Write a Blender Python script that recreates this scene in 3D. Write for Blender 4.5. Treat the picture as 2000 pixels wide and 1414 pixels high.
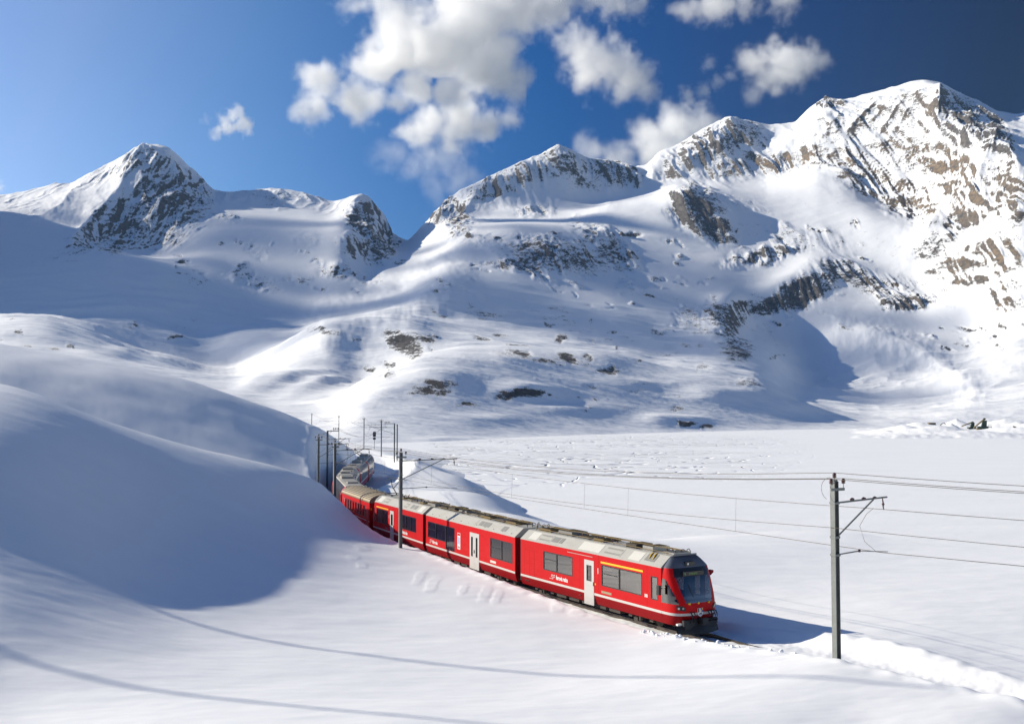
import bpy, bmesh, math, random
import numpy as np
from mathutils import Vector, Matrix

# ------------------------------------------------------------------ clear
for o in list(bpy.data.objects):
    bpy.data.objects.remove(o, do_unlink=True)
SC = bpy.context.scene
COL = SC.collection
R = math.radians

# ------------------------------------------------------------------ camera
F = 2050.0                # focal length in pixels of the 2000 px wide photograph
HZ = 805.0                # picture row of the level horizon
CAMZ = 10.3               # metres above the rail head
cam = bpy.data.cameras.new('camera')
cam.sensor_fit = 'HORIZONTAL'
cam.sensor_width = 36.0
cam.lens = 36.0 * F / 2000.0
cam.clip_start = 0.5
cam.clip_end = 40000
camo = bpy.data.objects.new('camera', cam)
COL.objects.link(camo)
camo.location = (0, 0, CAMZ)
camo.rotation_euler = (R(90) + math.atan((HZ - 707.0) / F), 0, 0)
SC.camera = camo

# ------------------------------------------------------------------ sun and sky
SUN_AZ = math.atan2(-0.95, 0.32)      # measured from +Y towards +X
SUN_EL = R(24.0)
SUN = Vector((math.sin(SUN_AZ) * math.cos(SUN_EL), math.cos(SUN_AZ) * math.cos(SUN_EL), math.sin(SUN_EL)))
sl = bpy.data.lights.new('sun', 'SUN')
sl.energy = 2.75
sl.angle = R(0.6)
sl.color = (1.0, 0.925, 0.775)
so = bpy.data.objects.new('sun', sl)
COL.objects.link(so)
so.rotation_euler = SUN.to_track_quat('Z', 'Y').to_euler()
so.location = (-200, 60, 120)

world = bpy.data.worlds.new('World')
SC.world = world
world.use_nodes = True
wn, wl = world.node_tree.nodes, world.node_tree.links
wn.clear()
w_out = wn.new('ShaderNodeOutputWorld')
w_bg = wn.new('ShaderNodeBackground')
w_sky = wn.new('ShaderNodeTexSky')
w_sky.sky_type = 'NISHITA'
w_sky.sun_disc = False
w_sky.sun_elevation = SUN_EL
w_sky.sun_rotation = SUN_AZ
w_sky.altitude = 2300
w_sky.air_density = 1.0
w_sky.dust_density = 0.35
w_sky.ozone_density = 2.0
w_bg.inputs['Strength'].default_value = 0.15
# polarising filter of the photograph: the sky is darkest at right angles to the sun
w_geo = wn.new('ShaderNodeTexCoord')
w_dot = wn.new('ShaderNodeVectorMath'); w_dot.operation = 'DOT_PRODUCT'
w_dot.inputs[1].default_value = SUN
wl.new(w_geo.outputs['Generated'], w_dot.inputs[0])
w_sq = wn.new('ShaderNodeMath'); w_sq.operation = 'MULTIPLY'
wl.new(w_dot.outputs['Value'], w_sq.inputs[0]); wl.new(w_dot.outputs['Value'], w_sq.inputs[1])
w_pw = wn.new('ShaderNodeMath'); w_pw.operation = 'POWER'; w_pw.inputs[1].default_value = 0.55
wl.new(w_sq.outputs[0], w_pw.inputs[0])
w_pol = wn.new('ShaderNodeMapRange')
w_pol.inputs['From Min'].default_value = 0.0
w_pol.inputs['From Max'].default_value = 1.0
w_pol.inputs['To Min'].default_value = 0.04
w_pol.inputs['To Max'].default_value = 0.55
wl.new(w_pw.outputs[0], w_pol.inputs['Value'])
w_sat = wn.new('ShaderNodeMapRange')          # the filter also deepens the blue there
w_sat.inputs['From Min'].default_value = 0.0
w_sat.inputs['From Max'].default_value = 0.5
w_sat.inputs['To Min'].default_value = 1.65
w_sat.inputs['To Max'].default_value = 1.05
wl.new(w_sq.outputs[0], w_sat.inputs['Value'])
w_hsv = wn.new('ShaderNodeHueSaturation')
wl.new(w_sat.outputs['Result'], w_hsv.inputs['Saturation']); wl.new(w_sky.outputs['Color'], w_hsv.inputs['Color'])
w_hue = wn.new('ShaderNodeMapRange')
w_hue.inputs['From Min'].default_value = 0.0
w_hue.inputs['From Max'].default_value = 0.35
w_hue.inputs['To Min'].default_value = 0.522
w_hue.inputs['To Max'].default_value = 0.502
wl.new(w_sq.outputs[0], w_hue.inputs['Value']); wl.new(w_hue.outputs['Result'], w_hsv.inputs['Hue'])
w_mul = wn.new('ShaderNodeVectorMath'); w_mul.operation = 'SCALE'
wl.new(w_hsv.outputs['Color'], w_mul.inputs[0]); wl.new(w_pol.outputs['Result'], w_mul.inputs['Scale'])
w_tint = wn.new('ShaderNodeVectorMath'); w_tint.operation = 'MULTIPLY'
w_tint.inputs[1].default_value = (1.03, 0.965, 1.0)
wl.new(w_mul.outputs[0], w_tint.inputs[0])
wl.new(w_tint.outputs[0], w_bg.inputs['Color'])
wl.new(w_bg.outputs[0], w_out.inputs['Surface'])

vs = SC.view_settings
vs.view_transform = 'Standard'
vs.look = 'None'
vs.exposure = 1.30
vs.gamma = 1.0
vs.use_curve_mapping = False
cy = SC.cycles
cy.max_bounces = 20
cy.diffuse_bounces = 5
cy.glossy_bounces = 3
cy.transmission_bounces = 6
cy.transparent_max_bounces = 8
cy.volume_bounces = 20
cy.volume_step_rate = 2.0
cy.use_denoising = True
cy.sample_clamp_indirect = 10

# ------------------------------------------------------------------ helpers
def ray(px, py):
    """world direction of a picture point, scaled so that its Y is 1"""
    p = math.atan((HZ - 707.0) / F)
    u = (px - 1000.0) / F; v = (707.0 - py) / F
    x = u; y = math.cos(p) - v * math.sin(p); z = math.sin(p) + v * math.cos(p)
    return x / y, z / y

def at(px, py, Y):
    a, b = ray(px, py)
    return Vector((a * Y, Y, CAMZ + b * Y))

def ray_np(px, py):
    p = math.atan((HZ - 707.0) / F)
    u = (px - 1000.0) / F; v = (707.0 - py) / F
    y = math.cos(p) - v * math.sin(p)
    return u / y, (math.sin(p) + v * math.cos(p)) / y

def proj_np(X, Y, Z):
    p = math.atan((HZ - 707.0) / F)
    dz = Z - CAMZ
    d = Y * math.cos(p) + dz * math.sin(p)
    up = -Y * math.sin(p) + dz * math.cos(p)
    return 1000 + F * X / d, 707 - F * up / d

_rng = np.random.RandomState(7)
_perm = _rng.permutation(512).astype(np.int32)
_perm = np.concatenate([_perm, _perm])
_ga = _rng.rand(512) * 2 * np.pi
_gx, _gy = np.cos(_ga).astype(np.float32), np.sin(_ga).astype(np.float32)

def noise(x, y, seed=0):
    """2-D gradient noise, about -0.7 .. 0.7"""
    x = np.asarray(x, np.float32) + seed * 17.31; y = np.asarray(y, np.float32) + seed * 9.73
    xi = np.floor(x).astype(np.int32); yi = np.floor(y).astype(np.int32)
    fx = x - xi; fy = y - yi
    xi &= 511; yi &= 511
    u = fx * fx * fx * (fx * (fx * 6 - 15) + 10); v = fy * fy * fy * (fy * (fy * 6 - 15) + 10)
    def g(ix, iy, dx, dy):
        h = _perm[(_perm[ix & 511] + iy) & 511]
        return _gx[h] * dx + _gy[h] * dy
    a = g(xi, yi, fx, fy); b = g(xi + 1, yi, fx - 1, fy)
    c = g(xi, yi + 1, fx, fy - 1); d = g(xi + 1, yi + 1, fx - 1, fy - 1)
    return (a + u * (b - a)) + v * ((c + u * (d - c)) - (a + u * (b - a)))

def fbm(x, y, octv=5, seed=0, gain=0.5, lac=2.03):
    s = 0; a = 1.0
    for i in range(octv):
        s = s + a * noise(x, y, seed + i * 3)
        a *= gain; x = x * lac; y = y * lac
    return s

def ridged(x, y, octv=5, seed=0, gain=0.5):
    s = 0; a = 1.0; w = 1.0
    for i in range(octv):
        n = 1 - np.abs(noise(x, y, seed + i * 5)) * 2.2
        n = np.clip(n, 0, 1) ** 2
        s = s + a * n * w
        w = np.clip(n * 1.4, 0, 1)
        a *= gain; x = x * 2.07; y = y * 2.07
    return s

def sstep(a, b, x):
    t = np.clip((x - a) / (b - a), 0, 1)
    return t * t * (3 - 2 * t)

def knots(x, pts):
    p = np.array(pts, float)
    return np.interp(x, p[:, 0], p[:, 1])

def gsmooth(a, x, sig):
    """gaussian smoothing of samples a taken at even x"""
    n = int(sig * 3); k = np.exp(-0.5 * (np.arange(-n, n + 1) / sig) ** 2); k /= k.sum()
    return np.convolve(np.pad(a, n, mode='edge'), k, mode='valid')

def grid_mesh(name, X, Y, Z, mat, attrs=None, keep=None, parent=None):
    nr, nc = X.shape
    me = bpy.data.meshes.new(name)
    co = np.empty((nr * nc, 3), np.float32)
    co[:, 0] = X.ravel(); co[:, 1] = Y.ravel(); co[:, 2] = Z.ravel()
    idx = np.arange(nr * nc, dtype=np.int32).reshape(nr, nc)
    q = np.stack([idx[:-1, :-1], idx[:-1, 1:], idx[1:, 1:], idx[1:, :-1]], -1).reshape(-1, 4)
    nf = len(q)
    me.vertices.add(nr * nc); me.vertices.foreach_set('co', co.ravel())
    me.loops.add(nf * 4); me.loops.foreach_set('vertex_index', q.ravel())
    me.polygons.add(nf)
    me.polygons.foreach_set('loop_start', np.arange(0, nf * 4, 4, dtype=np.int32))
    me.polygons.foreach_set('use_smooth', np.ones(nf, bool))
    me.update(calc_edges=True)
    for k, v in (attrs or {}).items():
        at_ = me.attributes.new(k, 'FLOAT', 'POINT')
        at_.data.foreach_set('value', np.asarray(v, np.float32).ravel())
    me.materials.append(mat)
    o = bpy.data.objects.new(name, me)
    COL.objects.link(o)
    if parent: o.parent = parent
    return o

def tag(o, label=None, cat=None, group=None, kind=None):
    if label: o['label'] = label
    if cat: o['category'] = cat
    if group: o['group'] = group
    if kind: o['kind'] = kind
    return o

# ------------------------------------------------------------------ materials
def new_mat(name):
    m = bpy.data.materials.new(name)
    m.use_nodes = True
    nt = m.node_tree
    b = nt.nodes['Principled BSDF']
    return m, nt, b

def plain(name, col, rough=0.5, metal=0.0, coat=0.0, var=0.0, scale=8.0, bump=0.0):
    m, nt, b = new_mat(name)
    b.inputs['Base Color'].default_value = (*col, 1)
    b.inputs['Roughness'].default_value = rough
    b.inputs['Metallic'].default_value = metal
    b.inputs['Coat Weight'].default_value = coat
    b.inputs['Coat Roughness'].default_value = 0.12
    if var > 0 or bump > 0:
        tc = nt.nodes.new('ShaderNodeTexCoord')
        no = nt.nodes.new('ShaderNodeTexNoise')
        no.inputs['Scale'].default_value = scale
        no.inputs['Detail'].default_value = 6
        no.inputs['Roughness'].default_value = 0.65
        nt.links.new(tc.outputs['Object'], no.inputs['Vector'])
        if var > 0:
            mx = nt.nodes.new('ShaderNodeMix'); mx.data_type = 'RGBA'
            mx.inputs['A'].default_value = (*[c * (1 - var) for c in col], 1)
            mx.inputs['B'].default_value = (*[min(1, c * (1 + var)) for c in col], 1)
            nt.links.new(no.outputs['Fac'], mx.inputs['Factor'])
            nt.links.new(mx.outputs['Result'], b.inputs['Base Color'])
        if bump > 0:
            bp = nt.nodes.new('ShaderNodeBump')
            bp.inputs['Strength'].default_value = bump
            bp.inputs['Distance'].default_value = 0.02
            nt.links.new(no.outputs['Fac'], bp.inputs['Height'])
            nt.links.new(bp.outputs['Normal'], b.inputs['Normal'])
    return m

def tnoise(nt, vec, scale, detail=4, rough=0.6, dist=0.0):
    n = nt.nodes.new('ShaderNodeTexNoise')
    n.inputs['Scale'].default_value = scale
    n.inputs['Detail'].default_value = detail
    n.inputs['Roughness'].default_value = rough
    n.inputs['Distortion'].default_value = dist
    if vec is not None: nt.links.new(vec, n.inputs['Vector'])
    return n.outputs['Fac']

def tmath(nt, op, a, b=None, clamp=False):
    n = nt.nodes.new('ShaderNodeMath'); n.operation = op; n.use_clamp = clamp
    for i, v in enumerate((a, b)):
        if v is None: continue
        if isinstance(v, (int, float)): n.inputs[i].default_value = v
        else: nt.links.new(v, n.inputs[i])
    return n.outputs[0]

def tmix(nt, fac, a, b):
    n = nt.nodes.new('ShaderNodeMix'); n.data_type = 'RGBA'
    for k, v in (('Factor', fac), ('A', a), ('B', b)):
        if isinstance(v, tuple): n.inputs[k].default_value = (*v, 1)
        elif isinstance(v, (int, float)): n.inputs[k].default_value = v
        else: nt.links.new(v, n.inputs[k])
    return n.outputs['Result']

def trange(nt, v, a, b, c=0.0, d=1.0, smooth=True):
    n = nt.nodes.new('ShaderNodeMapRange')
    n.interpolation_type = 'SMOOTHSTEP' if smooth else 'LINEAR'
    nt.links.new(v, n.inputs['Value'])
    n.inputs['From Min'].default_value = a; n.inputs['From Max'].default_value = b
    n.inputs['To Min'].default_value = c; n.inputs['To Max'].default_value = d
    return n.outputs['Result']

def tmap(nt, vec, scale=(1, 1, 1), rot=(0, 0, 0)):
    n = nt.nodes.new('ShaderNodeMapping')
    n.inputs['Scale'].default_value = scale
    n.inputs['Rotation'].default_value = rot
    nt.links.new(vec, n.inputs['Vector'])
    return n.outputs['Vector']

def tattr(nt, name):
    n = nt.nodes.new('ShaderNodeAttribute'); n.attribute_name = name
    return n.outputs['Fac']

def tbump(nt, h, strength, dist, normal=None):
    n = nt.nodes.new('ShaderNodeBump')
    n.inputs['Strength'].default_value = strength
    n.inputs['Distance'].default_value = dist
    nt.links.new(h, n.inputs['Height'])
    if normal is not None: nt.links.new(normal, n.inputs['Normal'])
    return n.outputs['Normal']

SNOW = (0.80, 0.815, 0.84)

# near snow: fine wind ripples, small lumps, a little sparkle-free gloss
def snow_near():
    m, nt, b = new_mat('snow_near')
    pos = nt.nodes.new('ShaderNodeNewGeometry').outputs['Position']
    big = tnoise(nt, tmap(nt, pos, (0.35, 0.9, 0.6), (0, 0, 0.35)), 0.5, 4, 0.55)
    rip = tnoise(nt, tmap(nt, pos, (0.9, 5.5, 1.5), (0, 0, 0.32)), 1.6, 6, 0.68, 0.6)
    crust = trange(nt, tnoise(nt, tmap(nt, pos, (0.6, 2.6, 1), (0, 0, 0.30)), 0.55, 5, 0.62, 0.8), 0.47, 0.56)
    fine = tnoise(nt, pos, 22.0, 4, 0.7)
    h = tmath(nt, 'ADD', tmath(nt, 'MULTIPLY', rip, 0.55), tmath(nt, 'MULTIPLY', fine, 0.22))
    h = tmath(nt, 'ADD', h, tmath(nt, 'MULTIPLY', crust, 0.45))
    n1 = tbump(nt, big, 0.15, 0.08)
    n2 = tbump(nt, h, 0.32, 0.010, n1)
    dirt = tattr(nt, 'dirt')
    c = tmix(nt, trange(nt, big, 0.3, 0.7), (0.90, 0.905, 0.915), (0.925, 0.928, 0.932))
    dn = trange(nt, tmath(nt, 'ADD', tnoise(nt, pos, 2.2, 5, 0.7), dirt), 0.75, 1.3)
    c = tmix(nt, tmath(nt, 'MULTIPLY', dn, 0.55), c, (0.33, 0.30, 0.27))
    nt.links.new(c, b.inputs['Base Color'])
    b.inputs['Roughness'].default_value = 0.65
    b.inputs['Specular IOR Level'].default_value = 0.25
    nt.links.new(n2, b.inputs['Normal'])
    return m

# snowed-over lake with a web of ski and kite tracks
def snow_lake():
    m, nt, b = new_mat('snow_lake')
    pos = nt.nodes.new('ShaderNodeNewGeometry').outputs['Position']
    big = tnoise(nt, tmap(nt, pos, (0.05, 0.16, 0.1), (0, 0, 0.25)), 1.0, 4, 0.55)
    rip = tnoise(nt, tmap(nt, pos, (0.5, 1.6, 1), (0, 0, 0.3)), 1.0, 4, 0.6)
    # domain for the tracks, warped so that they wander
    wv = nt.nodes.new('ShaderNodeTexNoise'); wv.inputs['Scale'].default_value = 0.035; wv.inputs['Detail'].default_value = 3
    nt.links.new(pos, wv.inputs['Vector'])
    sc = nt.nodes.new('ShaderNodeVectorMath'); sc.operation = 'SCALE'; sc.inputs['Scale'].default_value = 46.0
    nt.links.new(wv.outputs['Color'], sc.inputs[0])
    ad = nt.nodes.new('ShaderNodeVectorMath'); ad.operation = 'ADD'
    nt.links.new(pos, ad.inputs[0]); nt.links.new(sc.outputs[0], ad.inputs[1])
    lines = None
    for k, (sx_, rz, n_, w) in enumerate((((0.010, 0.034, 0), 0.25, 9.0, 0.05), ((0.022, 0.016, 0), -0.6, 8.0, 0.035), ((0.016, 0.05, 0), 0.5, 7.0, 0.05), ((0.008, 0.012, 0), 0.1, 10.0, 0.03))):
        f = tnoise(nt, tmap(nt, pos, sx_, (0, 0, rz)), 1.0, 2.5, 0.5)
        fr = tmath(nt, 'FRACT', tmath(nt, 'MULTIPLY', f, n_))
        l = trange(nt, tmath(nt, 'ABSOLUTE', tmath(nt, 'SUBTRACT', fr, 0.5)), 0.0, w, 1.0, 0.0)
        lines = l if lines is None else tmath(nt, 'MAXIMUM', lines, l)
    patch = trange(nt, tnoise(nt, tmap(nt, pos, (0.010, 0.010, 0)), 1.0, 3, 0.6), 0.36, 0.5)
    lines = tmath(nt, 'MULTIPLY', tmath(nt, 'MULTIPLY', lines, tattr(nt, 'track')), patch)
    h = tmath(nt, 'SUBTRACT', tmath(nt, 'MULTIPLY', rip, 0.10), tmath(nt, 'MULTIPLY', lines, 0.8))
    n1 = tbump(nt, big, 0.55, 0.5)
    n2 = tbump(nt, h, 1.0, 1.0, n1)
    fresh = tmix(nt, trange(nt, big, 0.3, 0.7), (0.89, 0.897, 0.907), (0.92, 0.924, 0.93))
    nt.links.new(tmix(nt, tmath(nt, 'MULTIPLY', lines, 0.55), fresh, (0.66, 0.68, 0.72)), b.inputs['Base Color'])   # packed snow in the ruts, their shade painted in as well
    b.inputs['Roughness'].default_value = 0.65
    b.inputs['Specular IOR Level'].default_value = 0.2
    nt.links.new(n2, b.inputs['Normal'])
    return m

# far slopes: snow, broken by rock where the attribute 'rock' says so
def alpine():
    m, nt, b = new_mat('alpine_snow_and_rock')
    geo = nt.nodes.new('ShaderNodeNewGeometry')
    pos = geo.outputs['Position']
    rock = tattr(nt, 'rock'); warm = tattr(nt, 'warm'); grain = tattr(nt, 'grain')
    sep = nt.nodes.new('ShaderNodeSeparateXYZ'); nt.links.new(geo.outputs['Normal'], sep.inputs[0])
    # strata: stretched noise, finer on the nearer hills through 'grain'
    vs_ = nt.nodes.new('ShaderNodeVectorMath'); vs_.operation = 'SCALE'
    nt.links.new(pos, vs_.inputs[0]); nt.links.new(grain, vs_.inputs['Scale'])
    p = vs_.outputs[0]
    # ledges dip gently, so the layers lean across the faces
    s1 = tnoise(nt, tmap(nt, p, (0.55, 0.55, 1.5), (0.25, 0.30, 0.2)), 0.045, 7, 0.70, 0.5)
    s2 = tnoise(nt, tmap(nt, p, (0.9, 0.9, 2.6), (0.2, 0.45, 0.5)), 0.11, 5, 0.68, 0.2)
    brk = tmath(nt, 'ADD', tmath(nt, 'MULTIPLY', tmath(nt, 'SUBTRACT', s1, 0.5), 1.5), tmath(nt, 'MULTIPLY', tmath(nt, 'SUBTRACT', s2, 0.5), 1.3))
    s3 = tnoise(nt, tmap(nt, p, (1.0, 1.0, 2.2), (0.2, 0.4, 0.1)), 0.30, 3, 0.7)
    brk = tmath(nt, 'ADD', brk, tmath(nt, 'MULTIPLY', tmath(nt, 'SUBTRACT', s3, 0.5), 0.9))
    steep = trange(nt, sep.outputs['Z'], 0.90, 0.45, -0.05, 0.22)
    v = tmath(nt, 'ADD', tmath(nt, 'ADD', tmath(nt, 'MULTIPLY', rock, 0.95), brk), steep)
    mask = trange(nt, v, 0.46, 0.62)
    # rock colour
    c1 = tnoise(nt, tmap(nt, p, (1, 1, 2.0)), 0.05, 6, 0.7)
    dark = tmix(nt, trange(nt, c1, 0.3, 0.7), (0.045, 0.042, 0.042), (0.15, 0.138, 0.13))
    ochre = tmix(nt, trange(nt, c1, 0.3, 0.7), (0.11, 0.085, 0.06), (0.36, 0.24, 0.12))
    rc = tmix(nt, tmath(nt, 'MULTIPLY', warm, trange(nt, s1, 0.35, 0.6), True), dark, ochre)
    sn = tmix(nt, tnoise(nt, pos, 0.02, 4, 0.6), (0.89, 0.90, 0.915), (0.92, 0.925, 0.93))
    nt.links.new(tmix(nt, mask, sn, rc), b.inputs['Base Color'])
    b.inputs['Roughness'].default_value = 0.8
    b.inputs['Specular IOR Level'].default_value = 0.15
    # relief: rock stands proud of the snow; soft drifts on the snow
    dr = tnoise(nt, tmap(nt, p, (1, 2.0, 1), (0, 0, 0.3)), 0.010, 4, 0.5)
    n1 = tbump(nt, dr, 0.16, 14.0)
    hh = tmath(nt, 'ADD', tmath(nt, 'MULTIPLY', mask, 0.55), tmath(nt, 'MULTIPLY', s2, tmath(nt, 'MULTIPLY', mask, 1.0)))
    n2 = tbump(nt, hh, 0.55, 5.0, n1)
    nt.links.new(n2, b.inputs['Normal'])
    return m
# ================================================================== STRUCTURE
M_NEAR, M_LAKE, M_ALP = snow_near(), snow_lake(), alpine()

# ---- the railway line: points of the centre line on the ground plan (rail head at z = rise(Y))
TRK = [(52, 9), (40, 18), (29, 26), (21, 31.5), (16.4, 36.9), (12.6, 43.0), (9.0, 49.0), (5.3, 55.2), (1.9, 61.4), (-1.6, 68.5), (-4.9, 75.7),
       (-9.9, 86.6), (-14.1, 97.3), (-17.6, 111.0), (-20.0, 128.0), (-21.4, 146.0), (-22.8, 163.0), (-24.4, 180.0), (-27.0, 200.0),
       (-33.0, 235.0), (-44.0, 285.0), (-60.0, 335.0), (-82.0, 405.0)]
def _catmull(P, n=14):
    P = [Vector((*p, 0)) for p in P]
    P = [P[0] * 2 - P[1]] + P + [P[-1] * 2 - P[-2]]
    out = []
    for i in range(1, len(P) - 2):
        a, b, c, d = P[i - 1:i + 3]
        for k in range(n):
            t = k / n
            out.append(0.5 * ((2 * b) + (c - a) * t + (2 * a - 5 * b + 4 * c - d) * t * t + (3 * b - a - 3 * c + d) * t ** 3))
    out.append(P[-2])
    return out
TRACK = _catmull(TRK)
def rise(Y):
    return 0.45 * float(sstep(135.0, 190.0, np.float64(Y)))
for p in TRACK: p.z = rise(p.y)
_tl = [0.0]
for a, b in zip(TRACK, TRACK[1:]): _tl.append(_tl[-1] + (b - a).length)
TLEN = _tl[-1]
def track_at(s):
    """point and unit direction (towards the far end) at arc length s"""
    s = max(0.0, min(TLEN - 1e-3, s))
    i = int(np.searchsorted(_tl, s, 'right')) - 1
    i = min(i, len(TRACK) - 2)
    t = (s - _tl[i]) / (_tl[i + 1] - _tl[i])
    return TRACK[i].lerp(TRACK[i + 1], t), (TRACK[i + 1] - TRACK[i]).normalized()
def track_s(Y):
    """arc length where the line passes depth Y"""
    ys = [p.y for p in TRACK]
    return float(np.interp(Y, ys, _tl))

# ---- near ground: thin-plate surface through surveyed points (picture point, depth)
CP = [(-100,1414,28.5),(300,1414,28.8),(700,1414,29),(1000,1414,29.5),(1300,1414,30),(1700,1414,31),(2000,1414,31),(2400,1414,31),
      (2000,1368,33),(1850,1337,35.5),(1630,1288,39),(1500,1262,44.3),(1340,1245,47.3),(1200,1252,47),(1000,1200,52),(900,1150,58),(783,1071,72.3),
      (720,1047,78),(690,1012,84),(655,968,88.5),
      (610,936,88),(560,918,85.5),(450,890,82.5),(300,852,79.5),(150,803,77),(0,752,76),(-200,756,70),(-500,728,60),(-1200,600,60),(-2200,500,60),
      (0,900,53),(0,1050,45),(0,1180,38),(0,1300,34),(300,950,62),(300,1050,54),(300,1180,45),(300,1300,36),
      (560,1000,70),(560,1080,60),(560,1170,51),(560,1280,40),(680,1100,62),(-500,1000,40),(-500,1200,33),(-1200,900,40),
      (0,672,150),(200,706,150),(380,748,155),(470,778,158),(560,810,161),(650,850,170),(700,872,178),(-300,620,150),(-1000,520,150),
      (300,800,125),(450,840,128),(560,880,130),(620,920,125),(0,735,120),
      (760,887,235),(800,898,205),(850,910,175),(900,932,146),(940,962,119),(1000,1005,97),(1100,1040,86),
      (820,962,118),(780,935,140),(880,995,101),
      (1150,1062,80),(1300,1105,71),(1450,1163,61),(1560,1205,53.5),(1660,1243,47.0),(1850,1297,41.6),(2000,1340,38.3),(2400,1460,31),
      (2000,1230,50),(1750,1180,57),
      ]
CPZ = []
for px, py, Y in CP:
    p = at(px, py, Y); CPZ.append((p.x, p.y, p.z))
def zpt(px, Y, z): CPZ.append(((px - 1000) / F * Y, Y, z))
for a in ((0,100,8.5),(300,103,4.8),(450,104,3.6),(560,104,2.8),(630,106,1.2),(-500,100,12),
          (0,235,9),(380,235,4),(560,235,1.0),(650,240,0.6),(720,240,0.6),(-800,235,16),(760,260,0.3),(760,340,-1.0),(600,350,-0.2),(300,350,2),(0,350,5),(-800,350,8),
          (830,245,-1.8),(900,205,-2.6),(960,168,-3.0),(1020,138,-3.2),(1100,112,-3.0),(900,260,-4),(900,350,-5),(1200,130,-3.6),(1400,105,-2.2),(1700,92,-2.0),(2000,85,-1.9),(2400,80,-1.8),
          (1400,150,-4.2),(1800,140,-4.2),(2400,130,-4.2),(1200,250,-6),(1800,250,-6),(2400,250,-6),(3600,200,-4),
          (1000,10,5.6),(0,10,5.9),(2000,10,5.2),(-1500,12,6.5),(-1500,24,5.0),(3500,12,4.2),(3500,40,0),(1000,18,3.4),(2000,18,2.8),(0,18,4.0),(1000,5,7.4),(0,5,7.5),(2000,5,7.2),(-1500,5,7.8)):
    zpt(*a)
CPZ = np.array(CPZ)
def _tp(X, Y):
    return np.stack([X / Y * 5.0, 3.2 * np.log(Y)], -1)
_cp = _tp(CPZ[:, 0], CPZ[:, 1])
def _phi(r2):
    return 0.5 * r2 * np.log(r2 + 1e-9)
_n = len(_cp)
_A = np.zeros((_n + 3, _n + 3))
_A[:_n, :_n] = _phi(((_cp[:, None] - _cp[None]) ** 2).sum(-1)) + np.eye(_n) * 0.004
_A[:_n, _n:] = np.concatenate([np.ones((_n, 1)), _cp], 1); _A[_n:, :_n] = _A[:_n, _n:].T
_w = np.linalg.solve(_A, np.concatenate([CPZ[:, 2], np.zeros(3)]))
def tps(X, Y):
    sh = X.shape; q = _tp(X.ravel(), Y.ravel()); out = np.empty(len(q))
    for i in range(0, len(q), 20000):
        s = q[i:i + 20000]
        out[i:i + 20000] = _phi(((s[:, None] - _cp[None]) ** 2).sum(-1)) @ _w[:_n] + _w[_n] + s @ _w[_n + 1:]
    return out.reshape(sh)

_tp2 = np.array([(p.x, p.y) for p in TRACK]); _tz = np.array([p.z for p in TRACK])
def track_dist(X, Y):
    """distance to the centre line, and the rail height there"""
    sh = X.shape; P = np.stack([X.ravel(), Y.ravel()], -1)
    d = np.full(len(P), 99.0); zr = np.zeros(len(P)); side = np.zeros(len(P))
    a = _tp2[:-1]; ab = _tp2[1:] - a; L2 = (ab ** 2).sum(-1)
    # only points anywhere near the line are worth measuring
    near = np.where(np.abs(P[:, 0] - np.interp(P[:, 1], _tp2[:, 1], _tp2[:, 0])) < 14)[0]
    for i in range(0, len(near), 8000):
        k = near[i:i + 8000]; s = P[k]
        t = np.clip(((s[:, None] - a) * ab).sum(-1) / L2, 0, 1)
        c = a + ab * t[..., None]
        dd = ((s[:, None] - c) ** 2).sum(-1)
        j = dd.argmin(1); r = np.arange(len(k))
        d[k] = np.sqrt(dd[r, j]); zr[k] = _tz[j]
        side[k] = np.sign(ab[j, 0] * (s[:, 1] - c[r, j, 1]) - ab[j, 1] * (s[:, 0] - c[r, j, 0]))
    return d.reshape(sh), zr.reshape(sh), side.reshape(sh)

# slabs of snow thrown and slid down the bank below the train: picture centre, half sizes, lean
SLABS = [(818,1128,11,15,0.5),(846,1140,13,17,0.55),(905,1150,9,12,0.5),(948,1158,12,17,0.4),(972,1165,10,15,0.4),
         (1090,1186,14,11,0.2),(1128,1194,18,12,0.3),(1232,1210,20,12,0.3),
         (697,1052,15,5,-0.4),(708,1070,16,6,-0.4),(692,1088,14,5,-0.5),(706,1104,11,6,-0.5)]

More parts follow.
